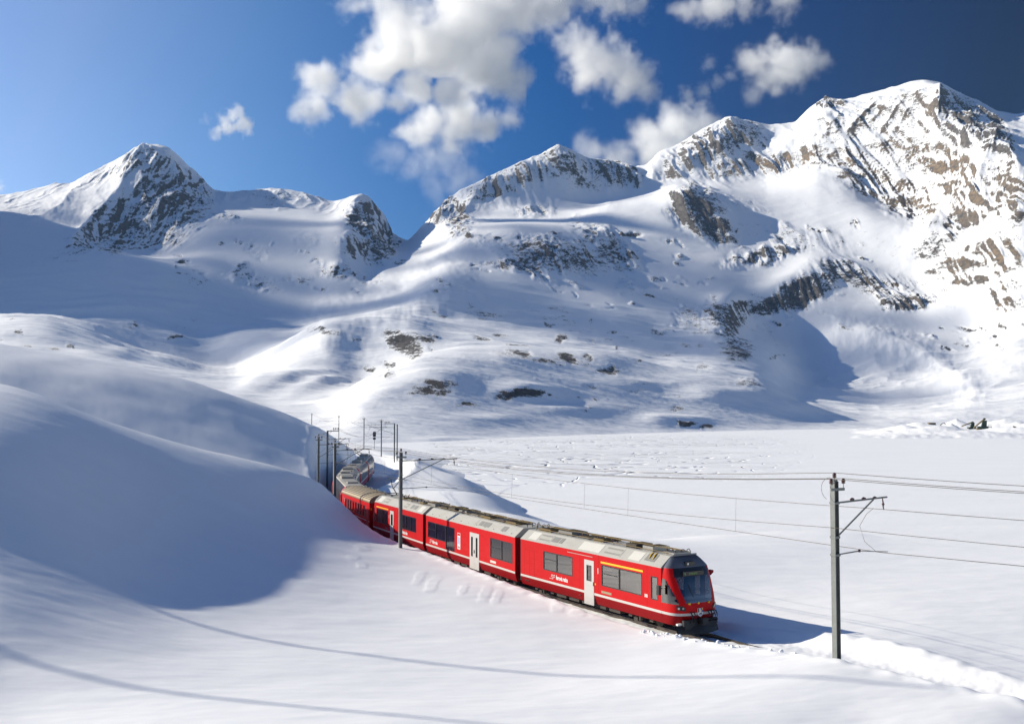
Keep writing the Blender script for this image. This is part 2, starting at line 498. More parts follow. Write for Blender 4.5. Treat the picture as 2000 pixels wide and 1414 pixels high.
def ground_z(X, Y, detail=True):
    z = tps(X, Y)
    if detail:
        f = sstep(4, 30, Y)
        z = z + f * (0.06 * fbm(X * 0.09 + Y * 0.03, Y * 0.16 - X * 0.05, 3, 11) + 0.025 * fbm(X * 0.33 + Y * 0.1, Y * 0.8 - X * 0.25, 3, 12))
        z = z + sstep(70, 130, Y) * 0.35 * fbm(X * 0.05, Y * 0.05, 3, 13)
    d, zr, side = track_dist(X, Y)
    wob = 0.22 * noise(X * 0.5, Y * 0.5, 5) + 0.12 * noise(X * 1.7, Y * 1.7, 6)
    hgt = np.maximum(z - zr, 0)
    w0 = 1.48 + 0.4 * wob + np.where(side < 0, 0.45 + 1.0 * sstep(115, 140, Y), 0.0)          # the far side was cleared wider
    bw = 0.45 + 0.7 * hgt + np.where(side < 0, 1.3 * sstep(52, 47, Y) + 3.0 * sstep(115, 150, Y), 0.0)
    t = sstep(0, 1, (d - w0) / bw)
    floor = zr - 0.17 + 0.165 * sstep(49.0, 46.0, Y) + 0.05 * noise(X * 1.1, Y * 1.1, 8) + 0.03 * noise(X * 3.3, Y * 3.3, 9)
    # ploughed lip along both edges
    lip = 0.12 * np.exp(-((d - w0 - bw) / 0.55) ** 2) * (0.6 + 0.9 * noise(X * 1.3, Y * 1.3, 21)) * sstep(0.05, 0.4, hgt)
    z = floor * (1 - t) + (z + lip) * t
    # wall of the far cutting: lumpy where the plough cut through
    wall = np.exp(-((d - w0 - 0.5 * bw) / (0.45 * bw + 0.1)) ** 2)
    z = z + wall * 0.012 * (noise(X * 2.6, Y * 2.6, 31) + 0.7 * noise(X * 6, Y * 6, 32))
    # slabs
    if detail:
        px, py = proj_np(X, Y, z)
        for cx, cy_, rx, ry, le in SLABS:
            k = (np.abs(px - cx) < 60) & (np.abs(py - cy_) < 40)
            if not k.any(): continue
            dx = px[k] - cx + le * (py[k] - cy_); dy = py[k] - cy_
            e = ((np.abs(dx) / rx) ** 3 + (np.abs(dy) / ry) ** 3) ** (1 / 3) + 0.4 * noise(X[k] * 1.3, Y[k] * 1.3, 41)
            z[k] += 0.022 * sstep(1.2, 0.6, e) * (0.5 + 0.5 * np.clip((dy / ry + 1) / 2, 0, 1))
    dirt = np.exp(-(d / 1.35) ** 2) * 0.32 * sstep(48.0, 50.5, Y)
    return z, dirt, d

def cols(step, x0=-160, x1=2160, lo=-2600, hi=4600):
    mid = np.arange(x0, x1 + step, step)
    l = x0 - np.cumsum(np.geomspace(step, 220, 26)); l = l[l > lo][::-1]
    r = mid[-1] + np.cumsum(np.geomspace(step, 220, 26)); r = r[r < hi]
    return np.concatenate([l, mid, r])

yy = np.concatenate([np.geomspace(3.0, 22.0, 26)[:-1], 20500.0 / np.arange(932, 42, -1.45)])
cx = cols(2.4)
U = (cx - 1000) / F
Yg = np.repeat(yy[:, None], len(cx), 1); Xg = U[None] * Yg
Zg, dirt, tdist = ground_z(Xg, Yg)
tag(grid_mesh('ground', Xg, Yg, Zg, M_NEAR, {'dirt': dirt}), 'smooth wind-packed snow slopes and banks around the railway line', 'snow', kind='structure')

# the slope the photographer stands on, behind and beside the lens
gx, gy = np.meshgrid(np.linspace(-420, 420, 90), np.linspace(-320, 3.4, 50))
gz = 8.6 - 0.02 * gy + 0.9 * fbm(gx * 0.02, gy * 0.02, 3, 51) - np.clip(np.abs(gx) - 3, 0, 60) * np.sign(gx) * 0.05
tag(grid_mesh('snowfield', gx, gy, gz - 0.5, M_NEAR, {'dirt': gx * 0}), 'snow slope rising behind the viewpoint', 'snow', kind='structure')

# ---- frozen lake
LZ = -3.0
ly = np.concatenate([13.3 * F / np.arange(520, 28, -3.0)])
lc = cols(12)
Ul = (lc - 1000) / F
Yl = np.repeat(ly[:, None], len(lc), 1); Xl = Ul[None] * Yl
Zl = LZ + 0.10 * fbm(Xl * 0.02, Yl * 0.03, 3, 61)
lpx, lpy = proj_np(Xl, Yl, Zl)
tr = sstep(958, 925, lpy + (lpx - 900) * 0.02) * sstep(846, 862, lpy) * sstep(820, 880, lpx) * sstep(1640, 1350, lpx)
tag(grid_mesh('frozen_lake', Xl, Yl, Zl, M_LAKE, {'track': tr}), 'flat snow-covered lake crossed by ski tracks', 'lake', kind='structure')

# ---- far slopes: crest and shelf lines (picture x -> picture y, depth), joined into one relief
XC = cols(2.0)
xe = np.arange(-2600, 4600, 2.0)
def line(ypts, Ypts, sy=8, sY=30):
    y = np.interp(XC, xe, gsmooth(knots(xe, ypts), xe, sy)) if sy else knots(XC, ypts)
    Y = np.interp(XC, xe, gsmooth(knots(xe, Ypts), xe, sY))
    return y, Y
F1y = [(-500,720),(0,720),(200,740),(400,775),(460,785),(520,795),(600,792),(650,783),(700,748),(760,722),(820,692),(900,674),(1000,675),(1100,683),(1200,697),(1300,715),(1400,724),(1500,748),(1560,785),(1620,803),(1700,815),(1800,817),(1900,812),(2000,805),(2500,780)]
F1Y = [(-500,650),(460,650),(600,680),(700,720),(820,820),(900,880),(1100,940),(1300,980),(1500,980),(1650,1000),(2000,1050),(2500,1100)]
F3Y = [(-500,1500),(0,1450),(300,1450),(460,1400),(640,1350),(1000,1450),(1300,1450),(1500,1450),(1700,1550),(2000,1600),(2500,1600)]
L = []
L.append(line([(-500,870),(2500,870)], [(-500,400),(600,410),(760,440),(900,490),(1200,630),(1500,770),(1750,870),(2000,920),(2500,950)]))
sy_, sY_ = L[0]
L[0] = (HZ + 2050 * (CAMZ - LZ + 1.0) / sY_, sY_)
L.append(line(F1y, F1Y))
L.append(line([(-500,690),(0,690),(200,712),(400,745),(460,752),(560,752),(640,755),(700,758),(760,731),(820,701),(900,683),(1000,684),(1100,691),(1300,723),(1400,731),(1500,756),(1560,788),(1620,797),(1700,806),(1800,805),(1900,795),(2000,785),(2500,750)], [(x, Y + 180) for x, Y in F1Y]))
L.append(line([(-500,600),(0,616),(100,622),(180,640),(300,688),(400,716),(460,722),(520,690),(580,657),(640,634),(700,630),(760,630),(850,634),(1000,655),(1100,665),(1200,682),(1300,703),(1400,705),(1500,722),(1560,760),(1620,778),(1700,790),(1800,780),(1900,760),(2000,735),(2500,690)], F3Y))
L.append(line([(-500,592),(0,618),(100,622),(200,632),(300,655),(400,682),(500,668),(580,656),(640,636),(700,630),(760,622),(850,608),(1000,630),(1100,640),(1200,655),(1300,675),(1400,680),(1500,700),(1560,735),(1620,750),(1700,760),(1800,745),(1900,715),(2000,690),(2500,640)], [(x, Y + 210) for x, Y in F3Y]))
L.append(line([(-500,520),(0,520),(100,512),(200,500),(300,515),(400,545),(500,585),(600,605),(700,600),(780,588),(850,560),(900,545),(1000,548),(1100,565),(1200,580),(1300,600),(1400,615),(1450,640),(1500,655),(1560,662),(1620,655),(1700,655),(1800,668),(1900,680),(2000,630),(2500,560)],
              [(-500,2000),(0,2050),(300,2100),(600,2000),(850,1900),(1100,2000),(1400,2050),(1500,2150),(1700,2100),(1900,2000),(2000,1950),(2500,1900)]))
L.append(line([(-500,450),(0,430),(100,440),(200,480),(300,500),(400,470),(500,460),(600,455),(660,450),(720,500),(790,505),(850,490),(900,462),(1000,455),(1100,470),(1200,500),(1300,500),(1400,500),(1500,505),(1600,520),(1700,560),(1800,590),(1900,560),(2000,500),(2500,450)],
              [(-500,2450),(0,2500),(700,2500),(1100,2450),(1500,2550),(1600,2480),(1720,2380),(1850,2250),(2000,2150),(2500,2100)]))
L.append(line([(-500,430),(0,405),(100,400),(200,405),(300,400),(400,420),(500,420),(600,425),(660,430),(700,450),(760,490),(795,487),(850,455),(900,441),(1000,433),(1100,428),(1170,413),(1300,390),(1400,385),(1500,400),(1600,405),(1700,420),(1800,450),(1900,440),(2000,370),(2500,330)],
              [(-500,2800),(1300,2850),(1500,2900),(1600,2800),(1720,2650),(1850,2480),(2000,2330),(2500,2300)], 5))
L.append(line([(-500,420),(0,396),(100,385),(200,370),(300,350),(400,390),(500,400),(600,410),(660,420),(700,430),(760,480),(795,479),(850,448),(900,430),(1000,405),(1100,396),(1170,400),(1300,372),(1400,358),(1500,360),(1600,335),(1650,345),(1720,390),(1800,420),(1860,400),(1900,370),(2000,330),(2500,300)],
              [(-500,3050),(850,2980),(1000,3060),(1250,3260),(1400,3280),(1520,3280),(1600,3150),(1720,2880),(1850,2650),(2000,2500),(2500,2450)], 5))
SKYL = [(-2600,420),(-500,400),(-200,410),(0,385),(50,375),(100,362),(130,366),(170,342),(215,318),(250,301),(280,287),(300,284),(320,289),(345,310),(370,335),(395,360),(415,380),(450,380),(500,375),(530,370),(570,376),(620,390),(655,400),(672,398),(690,393),(705,391),(725,405),(750,430),(765,465),(795,474),(830,440),(860,405),(900,370),(940,355),(1000,325),(1050,305),(1090,284),(1110,291),(1150,312),(1200,315),(1240,328),(1265,325),(1290,300),(1330,285),(1380,255),(1425,232),(1470,240),(1510,250),(1560,245),(1590,215),(1620,197),(1650,203),(1670,200),(1740,180),(1790,165),(1820,162),(1850,170),(1880,190),(1920,210),(1960,232),(2000,240),(2200,215),(2500,250),(4600,300)]
L.append(line(SKYL, [(-500,3350),(600,3350),(690,3200),(780,3200),(850,3300),(1000,3420),(1260,3620),(1320,3780),(1560,3800),(1640,3750),(1840,3500),(2000,3450),(2500,3450)], 1.5, 12))
# rows of the relief
ROWS = [74, 12, 60, 12, 62, 74, 60, 20, 92]
Yk = np.stack([l[1] for l in L]); yk = np.stack([l[0] for l in L])
Zk = CAMZ + ray_np(XC[None], yk)[1] * Yk
Zk = np.concatenate([Zk, Zk[-1:] - 260, Zk[-1:] - 700]); Yk = np.concatenate([Yk, Yk[-1:] + 260, Yk[-1:] + 900]); ROWS += [8, 4]
Zk = np.concatenate([Zk[:1] - 3.0, Zk]); Yk = np.concatenate([Yk[:1] - 60, Yk]); ROWS = [3] + ROWS
h = np.diff(Yk, axis=0); dl = np.diff(Zk, axis=0) / h
mslope = np.zeros_like(Zk); mslope[0] = dl[0]; mslope[-1] = dl[-1]
for i in range(1, len(Zk) - 1):
    w1, w2 = 2 * h[i] + h[i - 1], h[i] + 2 * h[i - 1]
    ok = dl[i - 1] * dl[i] > 0
    with np.errstate(divide='ignore', invalid='ignore'):
        mslope[i] = np.where(ok, (w1 + w2) / (w1 / dl[i - 1] + w2 / dl[i]), 0)
Yr, Zr, Vr = [], [], []
for i, n in enumerate(ROWS):
    for k in range(n + (1 if i == len(ROWS) - 1 else 0)):
        t = k / n
        h00 = 2 * t**3 - 3 * t * t + 1; h10 = t**3 - 2 * t * t + t; h01 = -2 * t**3 + 3 * t * t; h11 = t**3 - t * t
        Yr.append(Yk[i] + t * h[i]); Zr.append(h00 * Zk[i] + h10 * h[i] * mslope[i] + h01 * Zk[i + 1] + h11 * h[i] * mslope[i + 1]); Vr.append(i + t)
Yf, Zf = np.array(Yr), np.array(Zr)
Vf = np.repeat(np.array(Vr)[:, None], len(XC), 1)       # 1 = shore, 2 = first crest ... 10 = skyline
Xf = ((XC - 1000) / F)[None] * Yf
PX, PY = proj_np(Xf, Yf, Zf)
MPP = Yf / F                                              # metres per picture pixel

SKYY = yk[9]
# ---- relief features (picture centre, half sizes, lift in pixels)
def blob(cx_, cy_, rx, ry, lift, ang=0.0):
    k = (np.abs(PX - cx_) < 3.2 * max(rx, ry)) & (np.abs(PY - cy_) < 3.2 * max(rx, ry))
    c, s = math.cos(ang), math.sin(ang)
    dx, dy = PX[k] - cx_, PY[k] - cy_
    a, b_ = (dx * c + dy * s) / rx, (-dx * s + dy * c) / ry
    Zf[k] += lift * MPP[k] * np.exp(-(a * a + b_ * b_))

def arete(pts, width, lift, sharp=1.0):
    """a sharp rib running down the slope through picture points"""
    P = np.array(pts, float)
    x0, y0 = P.min(0) - 8 * width; x1, y1 = P.max(0) + 8 * width
    k = (PX > x0) & (PX < x1) & (PY > y0) & (PY < y1)
    q = np.stack([PX[k], PY[k]], -1); a = P[:-1]; ab = P[1:] - a
    t = np.clip(((q[:, None] - a) * ab).sum(-1) / (ab ** 2).sum(-1), 0, 1)
    d = np.sqrt((((q[:, None] - (a + ab * t[..., None])) ** 2).sum(-1)))
    j = d.argmin(1); r = np.arange(len(j)); d = d[r, j]
    T = (j + t[r, j]) / len(ab)
    d = d + width * 0.25 * fbm(q[:, 0] / width, q[:, 1] / width, 3, 71)
    Zf[k] += lift * MPP[k] * np.exp(-np.abs(d / width) ** sharp) * np.clip(1.15 - T * 0.5, 0, 1) * sstep(0, 34, q[:, 1] - np.interp(q[:, 0], XC, SKYY) + 4)

# left peak: rib that parts the lit west face from the shaded one
arete([(292,287),(262,335),(232,395),(190,440),(140,480)], 34, 34)
arete([(262,335),(285,400),(270,460)], 22, 10)
arete([(170,342),(120,410),(60,440)], 26, 12)
arete([(330,300),(355,380),(330,440)], 20, 9)
# rocky knob left of the saddle
blob(700, 425, 34, 34, 30); blob(735, 470, 26, 30, 22); blob(690, 480, 40, 22, 10)
# centre ridge and glacier lip
arete([(1090,284),(1130,345),(1180,385)], 24, 12); arete([(1000,325),(930,385),(905,430)], 20, 16); arete([(860,405),(870,450)], 16, 10)
blob(1000, 452, 120, 20, 8)
arete([(870,545),(800,590),(720,612),(640,636)], 40, 14, 2.0)
# right face
arete([(1838,168),(1832,250),(1895,288),(1945,294),(1985,330)], 26, 30)
arete([(1600,205),(1560,270),(1500,330)], 22, 16); arete([(1425,232),(1390,290),(1330,330)], 24, 14)
_ra = random.Random(12); x = 1628.0
while x < 1830:
    t_ = _ra.uniform(0.45, 1.0); sl_ = _ra.uniform(0.45, 0.85)
    y0 = np.interp(x, [p_[0] for p_ in SKYL], [p_[1] for p_ in SKYL]) + _ra.uniform(4, 26)
    arete([(x, y0), (x - 60 * t_ * sl_, y0 + 55 * t_), (x - 100 * t_ * sl_ - 10, y0 + 110 * t_)], _ra.uniform(5, 12), _ra.uniform(2.0, 6.0))
    x += _ra.uniform(9, 34)
arete([(1945,294),(1900,380),(1840,420),(1800,470)], 30, 24)
arete([(2000,420),(1940,470),(1880,520)], 26, 16)
# shelf and rock steps under the glacier
blob(1365, 410, 60, 30, 16, 0.5); blob(1330, 390, 30, 18, 10)
blob(1550, 560, 80, 26, 18, -0.3); blob(1590, 520, 50, 20, 10)
blob(1420, 612, 36, 40, 20, 0.6); blob(1690, 545, 60, 26, 14, 0.3); blob(1770, 590, 60, 22, 14)
arete([(1640,645),(1740,668),(1800,690),(1870,740),(1900,760)], 24, 12, 1.4)
blob(1600, 700, 70, 50, -22); blob(1560, 720, 60, 40, -12)
blob(1180, 480, 90, 30, 12, 0.2); blob(1080, 500, 70, 26, 10)
# middle hills
for c in ((660,655,60,22,3,0.1),(800,660,50,26,14,0.2),(1010,700,90,14,7,0.05),(1180,700,70,12,6,0.1),(860,745,60,22,10,0.1),(1030,765,70,14,9,0.0),
          (1250,745,60,12,6,0.1),(1120,800,90,12,6,0.0),(1290,822,40,12,9,0.1),(1400,770,80,14,8,0.1),(1350,822,45,10,7,0.0),(1570,800,50,10,7,0.15),
          (870,860,60,5,5,0.0),(760,765,60,16,8,-0.2),(950,820,80,10,5,0.0),
          (560,742,60,9,9,-0.25),(500,748,36,8,7,-0.2),(620,752,50,9,8,-0.2),(640,790,50,9,7,0.1),
          (60,640,80,16,9,0.1),(180,690,50,9,6,0.1),(320,705,50,10,7,0.15),(250,690,40,8,5,0.1),
          (1700,660,40,12,6,0.1),(1880,815,50,6,4,0.0)):
    blob(*c)

PX, PY = proj_np(Xf, Yf, Zf)
# ---- noise relief: hummocks on the foothills, ribs and gullies on the faces
hum = sstep(1.1, 1.6, Vf) * sstep(6.3, 5.0, Vf)
patch = np.clip(0.55 + 1.1 * fbm(Xf / 420, Yf / 420, 2, 80), 0.05, 1.2)
Zf += hum * MPP * 12.0 * fbm(Xf / 190 + Yf / 900, Yf / 150 - Xf / 700, 3, 81, 0.45)
Zf += hum * MPP * 2.4 * patch * (ridged(Xf / 110 + Yf / 300, Yf / 100 - Xf / 300, 4, 82) - 0.6)
Zf += hum * MPP * 3.0 * (ridged(Xf / 260 + Yf / 500, Yf / 62 - Xf / 420 + 0.6 * fbm(Xf / 180, Yf / 180, 2, 88), 2, 87) - 0.6)
# spur added outside the left edge, unseen, to keep the bowl in shade
shade_spur = np.array([(-2300,3400,900),(-2000,2900,860),(-1800,2500,840),(-1640,2150,740),(-1540,1900,560),(-1480,1680,400),(-1420,1400,240)], float)
k = (Xf < -500) & (Yf > 1200) & (XC[None] < -40)
if k.any():
    q = np.stack([Xf[k], Yf[k]], -1); a = shade_spur[:-1, :2]; ab = shade_spur[1:, :2] - a
    t = np.clip(((q[:, None] - a) * ab).sum(-1) / (ab ** 2).sum(-1), 0, 1)
    d = np.sqrt((((q[:, None] - (a + ab * t[..., None])) ** 2).sum(-1))); j = d.argmin(1); r = np.arange(len(j)); d = d[r, j]
    zt = shade_spur[j, 2] + (shade_spur[j + 1, 2] - shade_spur[j, 2]) * t[r, j] + 60 * fbm(q[:, 0] / 260, q[:, 1] / 260, 4, 85)
    Zf[k] = np.maximum(Zf[k], zt - 0.75 * d - 0.0012 * d * d)

ROCKS = [  # picture centre, half sizes, lean, strength, warmth
 (290,330,60,40,0.3,0.55,0.1),(320,390,70,60,0.3,0.75,0.1),(240,440,70,45,-0.4,0.75,0.1),(170,470,60,25,-0.5,0.55,0.1),(370,400,45,50,0.6,0.6,0.1),(200,340,60,14,-0.45,0.4,0.1),
 (300,460,70,30,0.0,0.6,0.1),(40,410,60,30,0,0.3,0.1),(440,425,40,8,0.2,0.4,0.1),(530,390,40,16,0.3,0.4,0.1),(560,382,90,8,0.1,0.35,0.1),
 (715,430,38,30,0.7,0.85,0.1),(745,475,26,40,0.5,0.85,0.1),(690,420,24,14,0,0.5,0.1),(700,480,40,24,0,0.5,0.1),(600,470,40,22,0.2,0.25,0.1),
 (500,490,30,14,0.7,0.4,0.1),(470,535,28,20,0.4,0.5,0.1),(390,545,40,22,0.5,0.4,0.1),(510,555,40,18,0.2,0.45,0.1),(650,530,36,18,0,0.5,0.1),(720,540,34,20,0,0.4,0.1),(590,545,30,8,0,0.35,0.1),
 (130,505,110,7,-0.12,0.35,0.2),(240,505,30,8,0,0.3,0.2),
 (860,410,36,16,-0.85,0.7,0.3),(890,420,24,26,-0.5,0.65,0.3),(1000,350,100,26,-0.25,0.5,0.3),(960,380,60,8,-0.2,0.6,0.4),(1090,310,50,30,0.3,0.55,0.2),(1200,335,60,24,0.3,0.7,0.2),(1150,350,50,20,0.4,0.45,0.2),
 (1045,412,46,12,-0.1,0.45,0.2),(900,452,30,10,0,0.5,0.5),(960,470,110,18,0.1,0.35,0.3),(1180,470,70,26,0.5,0.55,0.1),(1090,500,110,30,0.15,0.75,0.1),(1200,500,50,24,0.4,0.7,0.1),(1020,515,50,14,0,0.75,0.1),(1050,535,40,10,0.5,0.6,0.1),(1220,560,50,24,0.2,0.35,0.1),
 (1400,280,110,34,-0.45,0.6,0.2),(1440,265,60,24,0.1,0.6,0.2),(1320,335,50,14,-0.2,0.45,0.3),(1450,325,80,22,-0.2,0.55,0.7),(1560,310,90,18,-0.25,0.62,1.0),(1650,310,80,24,0.1,0.62,1.0),(1700,350,80,28,0.4,0.66,0.9),(1770,390,70,34,0.5,0.64,0.9),(1850,330,80,40,0.5,0.55,0.8),(1790,400,60,16,0.3,0.6,0.9),
 (1720,240,150,60,-0.35,0.42,0.5),(1640,255,70,40,-0.5,0.42,0.6),(1770,300,80,40,0.2,0.5,0.7),(1620,200,24,10,0,0.75,0.1),(1880,230,60,40,0.55,0.78,0.1),(1930,260,60,30,0.5,0.75,0.1),(1800,180,60,12,-0.3,0.35,0.4),
 (1900,380,70,40,-0.6,0.6,0.7),(1970,370,40,60,-0.5,0.7,0.5),(1880,425,50,24,-0.6,0.7,0.2),(1840,470,60,24,-0.6,0.55,0.2),(1880,510,80,24,-0.4,0.5,0.5),(1960,500,50,40,-0.3,0.5,0.6),(1900,545,40,12,0,0.6,0.5),(1970,580,40,40,0,0.45,0.6),
 (1360,410,50,36,0.5,0.98,0.15),(1390,445,44,24,0.4,0.85,0.1),(1450,400,60,12,0.3,0.35,0.1),(1540,460,90,20,0.2,0.4,0.1),(1490,500,80,14,-0.2,0.72,0.1),(1620,470,60,30,0.2,0.32,0.1),(1660,510,40,14,0.3,0.35,0.1),
 (1570,570,60,26,-0.45,0.95,0.1),(1510,595,50,16,-0.3,0.85,0.1),(1450,600,60,12,-0.2,0.55,0.1),(1650,530,60,18,0.25,0.72,0.1),(1700,560,60,16,0.4,0.75,0.1),(1770,590,50,14,-0.1,0.85,0.3),(1750,565,60,26,0.2,0.5,0.5),
 (1415,625,40,26,0.7,0.85,0.15),(1350,620,40,22,0.4,0.5,0.1),(1440,680,34,24,0.7,0.65,0.1),(1385,650,30,12,0.3,0.5,0.1),(1510,660,60,24,0.6,0.32,0.1),(1280,645,20,8,0.5,0.5,0.1),
 (640,648,40,8,0.1,0.55,0.1),(790,675,40,18,0.5,0.72,0.1),(830,665,30,8,0.3,0.6,0.1),(870,560,30,14,-0.3,0.4,0.1),(960,610,50,12,0,0.38,0.1),(1090,615,40,16,0.3,0.38,0.1),(1130,640,40,10,0,0.3,0.1),(980,655,16,5,0,0.6,0.1),
 (1000,690,50,7,0.1,0.5,0.1),(1110,698,50,6,0.15,0.5,0.1),(1020,685,26,5,0.1,0.85,0.1),(1060,702,26,6,0,0.7,0.1),(1110,696,24,5,0.3,0.8,0.1),(1185,718,24,6,0.1,0.75,0.1),
 (850,750,34,10,0,0.8,0.1),(830,765,30,8,0,0.7,0.1),(865,768,18,8,0,0.6,0.1),(1015,768,45,8,-0.05,0.9,0.1),(985,775,20,6,0,0.7,0.1),(760,735,10,8,0,0.5,0.1),
 (1340,827,16,5,0,0.95,0.1),(1385,832,16,4,0,0.8,0.1),(1460,752,26,7,0.2,0.6,0.1),(1250,760,20,4,0,0.45,0.1),(1160,755,20,4,0,0.5,0.1),(1150,796,14,3,0,0.5,0.1),(1240,740,40,5,0,0.35,0.1),
 (105,680,14,5,0,0.6,0.1),(230,240,1,1,0,0,0)]
_rr = random.Random(77)
for x0, x1, y0, y1, n_, st in ((700,1500,660,720,22,0.62),(720,1500,735,800,10,0.62),(850,1400,540,665,40,0.5),(330,790,470,570,36,0.5),(1250,1700,430,700,44,0.5),(0,420,600,700,12,0.5),(900,1260,455,560,24,0.6),(1780,2000,520,700,24,0.55)):
    for k in range(n_):
        ROCKS.append((_rr.uniform(x0, x1), _rr.uniform(y0, y1), _rr.uniform(5, 22), _rr.uniform(2.0, 5.0), _rr.uniform(-0.1, 0.45), st * _rr.uniform(0.7, 1.15), 0.1))
rock = np.zeros_like(Zf); warm = np.zeros_like(Zf)
wx = PX + 14 * fbm(PX / 40, PY / 26, 3, 91); wy = PY + 8 * fbm(PX / 34, PY / 22, 3, 92)
for cx_, cy_, rx, ry, ang, st, wm in ROCKS:
    m_ = 2.4 * max(rx, ry)
    k = (np.abs(PX - cx_) < m_) & (np.abs(PY - cy_) < m_) & (Vf < 10.6)
    c, s = math.cos(ang), math.sin(ang)
    dx, dy = wx[k] - cx_, wy[k] - cy_
    rx, ry = rx * 1.25, ry * 1.35
    g_ = np.exp(-1.1 * (((dx * c + dy * s) / rx) ** 2 + ((-dx * s + dy * c) / ry) ** 2) ** 1.4)
    rock[k] = np.maximum(rock[k], st * g_); warm[k] = np.maximum(warm[k], wm * g_)
face = sstep(6.0, 8.0, Vf)
rock = np.maximum(rock, 0.10 * sstep(3.2, 5.5, Vf) + 0.08 * face)
# craggy relief where rock shows, gentle gullies elsewhere on the faces
edge = 0.25 + 0.75 * sstep(0.0, 0.35, np.abs(Vf - 10.0))
calm = np.zeros_like(Zf)               # even glacier and firn
for cx_, cy_, rx, ry in ((1040,445,170,24),(1240,400,130,34),(1520,385,110,42),(1690,430,90,36),(1330,460,60,60),(1260,620,120,70),(1600,700,110,60),(540,430,110,40),(300,560,200,70),(1850,640,110,40),(1750,760,200,40)):
    calm = np.maximum(calm, np.exp(-(((PX - cx_) / rx) ** 2 + ((PY - cy_) / ry) ** 2) ** 1.5))
amp = np.clip((rock - 0.19) * 1.6 + 0.05 * face * (1 - calm), 0, 1)
amp = amp * (0.22 + 0.78 * sstep(5.0, 6.2, Vf))
wxx = Xf + 40 * fbm(Xf / 150, (Yf - Zf) / 150, 3, 93)
cr = ridged(wxx / 115 + 0.3 * Zf / 120, Yf / 150 - Zf / 130, 6, 95, 0.55) - 0.7
cr2 = fbm(wxx / 40, (Yf - 1.4 * Zf) / 46, 5, 97, 0.62)
ribs = ridged(wxx / 62 + Yf / 600, Yf / 420 + Zf / 900, 4, 101, 0.5) - 0.6
top = sstep(8.0, 9.2, Vf)
Zf += MPP * edge * (amp * (10.0 * cr + 8.0 * cr2) + np.clip(0.32 * top * (1 - calm) + 0.5 * amp, 0, 0.7) * 5.5 * ribs)
Zf += MPP * face * (3.0 - 2.2 * calm) * fbm(Xf / 220, Yf / 260, 4, 98)
# snow keeps to the ledges: bare where the small relief is steeper than its surroundings
dx_ = np.gradient(Xf, axis=1); dzx = np.gradient(Zf, axis=1) / np.maximum(np.abs(dx_), 1e-3)
dzy = np.gradient(Zf, axis=0) / np.maximum(np.gradient(Yf, axis=0), 1e-3)
slope = np.clip(np.sqrt(np.minimum(dzx ** 2, 9) + np.minimum(dzy ** 2, 9)), 0, 3)
def blur(a, n):
    for ax in (0, 1):
        c = np.cumsum(np.pad(a, [(n + 1, n) if k == ax else (0, 0) for k in (0, 1)], mode='edge'), axis=ax)
        a = (np.take(c, np.arange(2 * n + 1, c.shape[ax]), axis=ax) - np.take(c, np.arange(0, c.shape[ax] - 2 * n - 1), axis=ax)) / (2 * n + 1)
    return a
dev = np.clip(slope - blur(slope, 9), -0.8, 0.8)
rock = np.clip(rock * 0.88 + sstep(0.12, 0.45, rock) * dev * 1.0, 0, 1.15) * np.where(Vf < 5.2, 1.22, 1.0)
# jagged skyline where it is rock
sk = np.exp(-((Vf - 10.0) / 0.12) ** 2) * np.clip(rock * 1.3, 0.12, 1)
Zf += sk * MPP * 3.4 * (fbm(Xf / 16, Yf * 0, 4, 99, 0.6))
grain = np.where(Vf < 3.2, 4.0, np.where(Vf < 5.2, 2.8, 1.5)) * (1.0 + 0 * Zf)
XI = len(XC)
def far_part(name, r0, r1, c0, c1, label, cat):
    s = (slice(r0, r1), slice(c0, c1))
    return tag(grid_mesh(name, Xf[s], Yf[s], Zf[s], M_ALP, {'rock': rock[s], 'warm': warm[s], 'grain': grain[s]}), label, cat, kind='structure')
cs = np.cumsum([0] + ROWS)
rA = cs[2] + 7            # hidden dip behind the first crest
sad = int(np.argmin(np.abs(XC - 797)))
far_part('hills', 0, rA + 1, 0, XI, 'rolling snow hills with small dark outcrops beyond the lake', 'hills')
far_part('mountain_left', rA, len(Yf), 0, sad + 1, 'snowy pyramid peak and its shaded bowl left of the saddle', 'mountain')
far_part('mountain_right', rA, len(Yf), sad, XI, 'high rocky snow massif with glacier shelves right of the saddle', 'mountain')
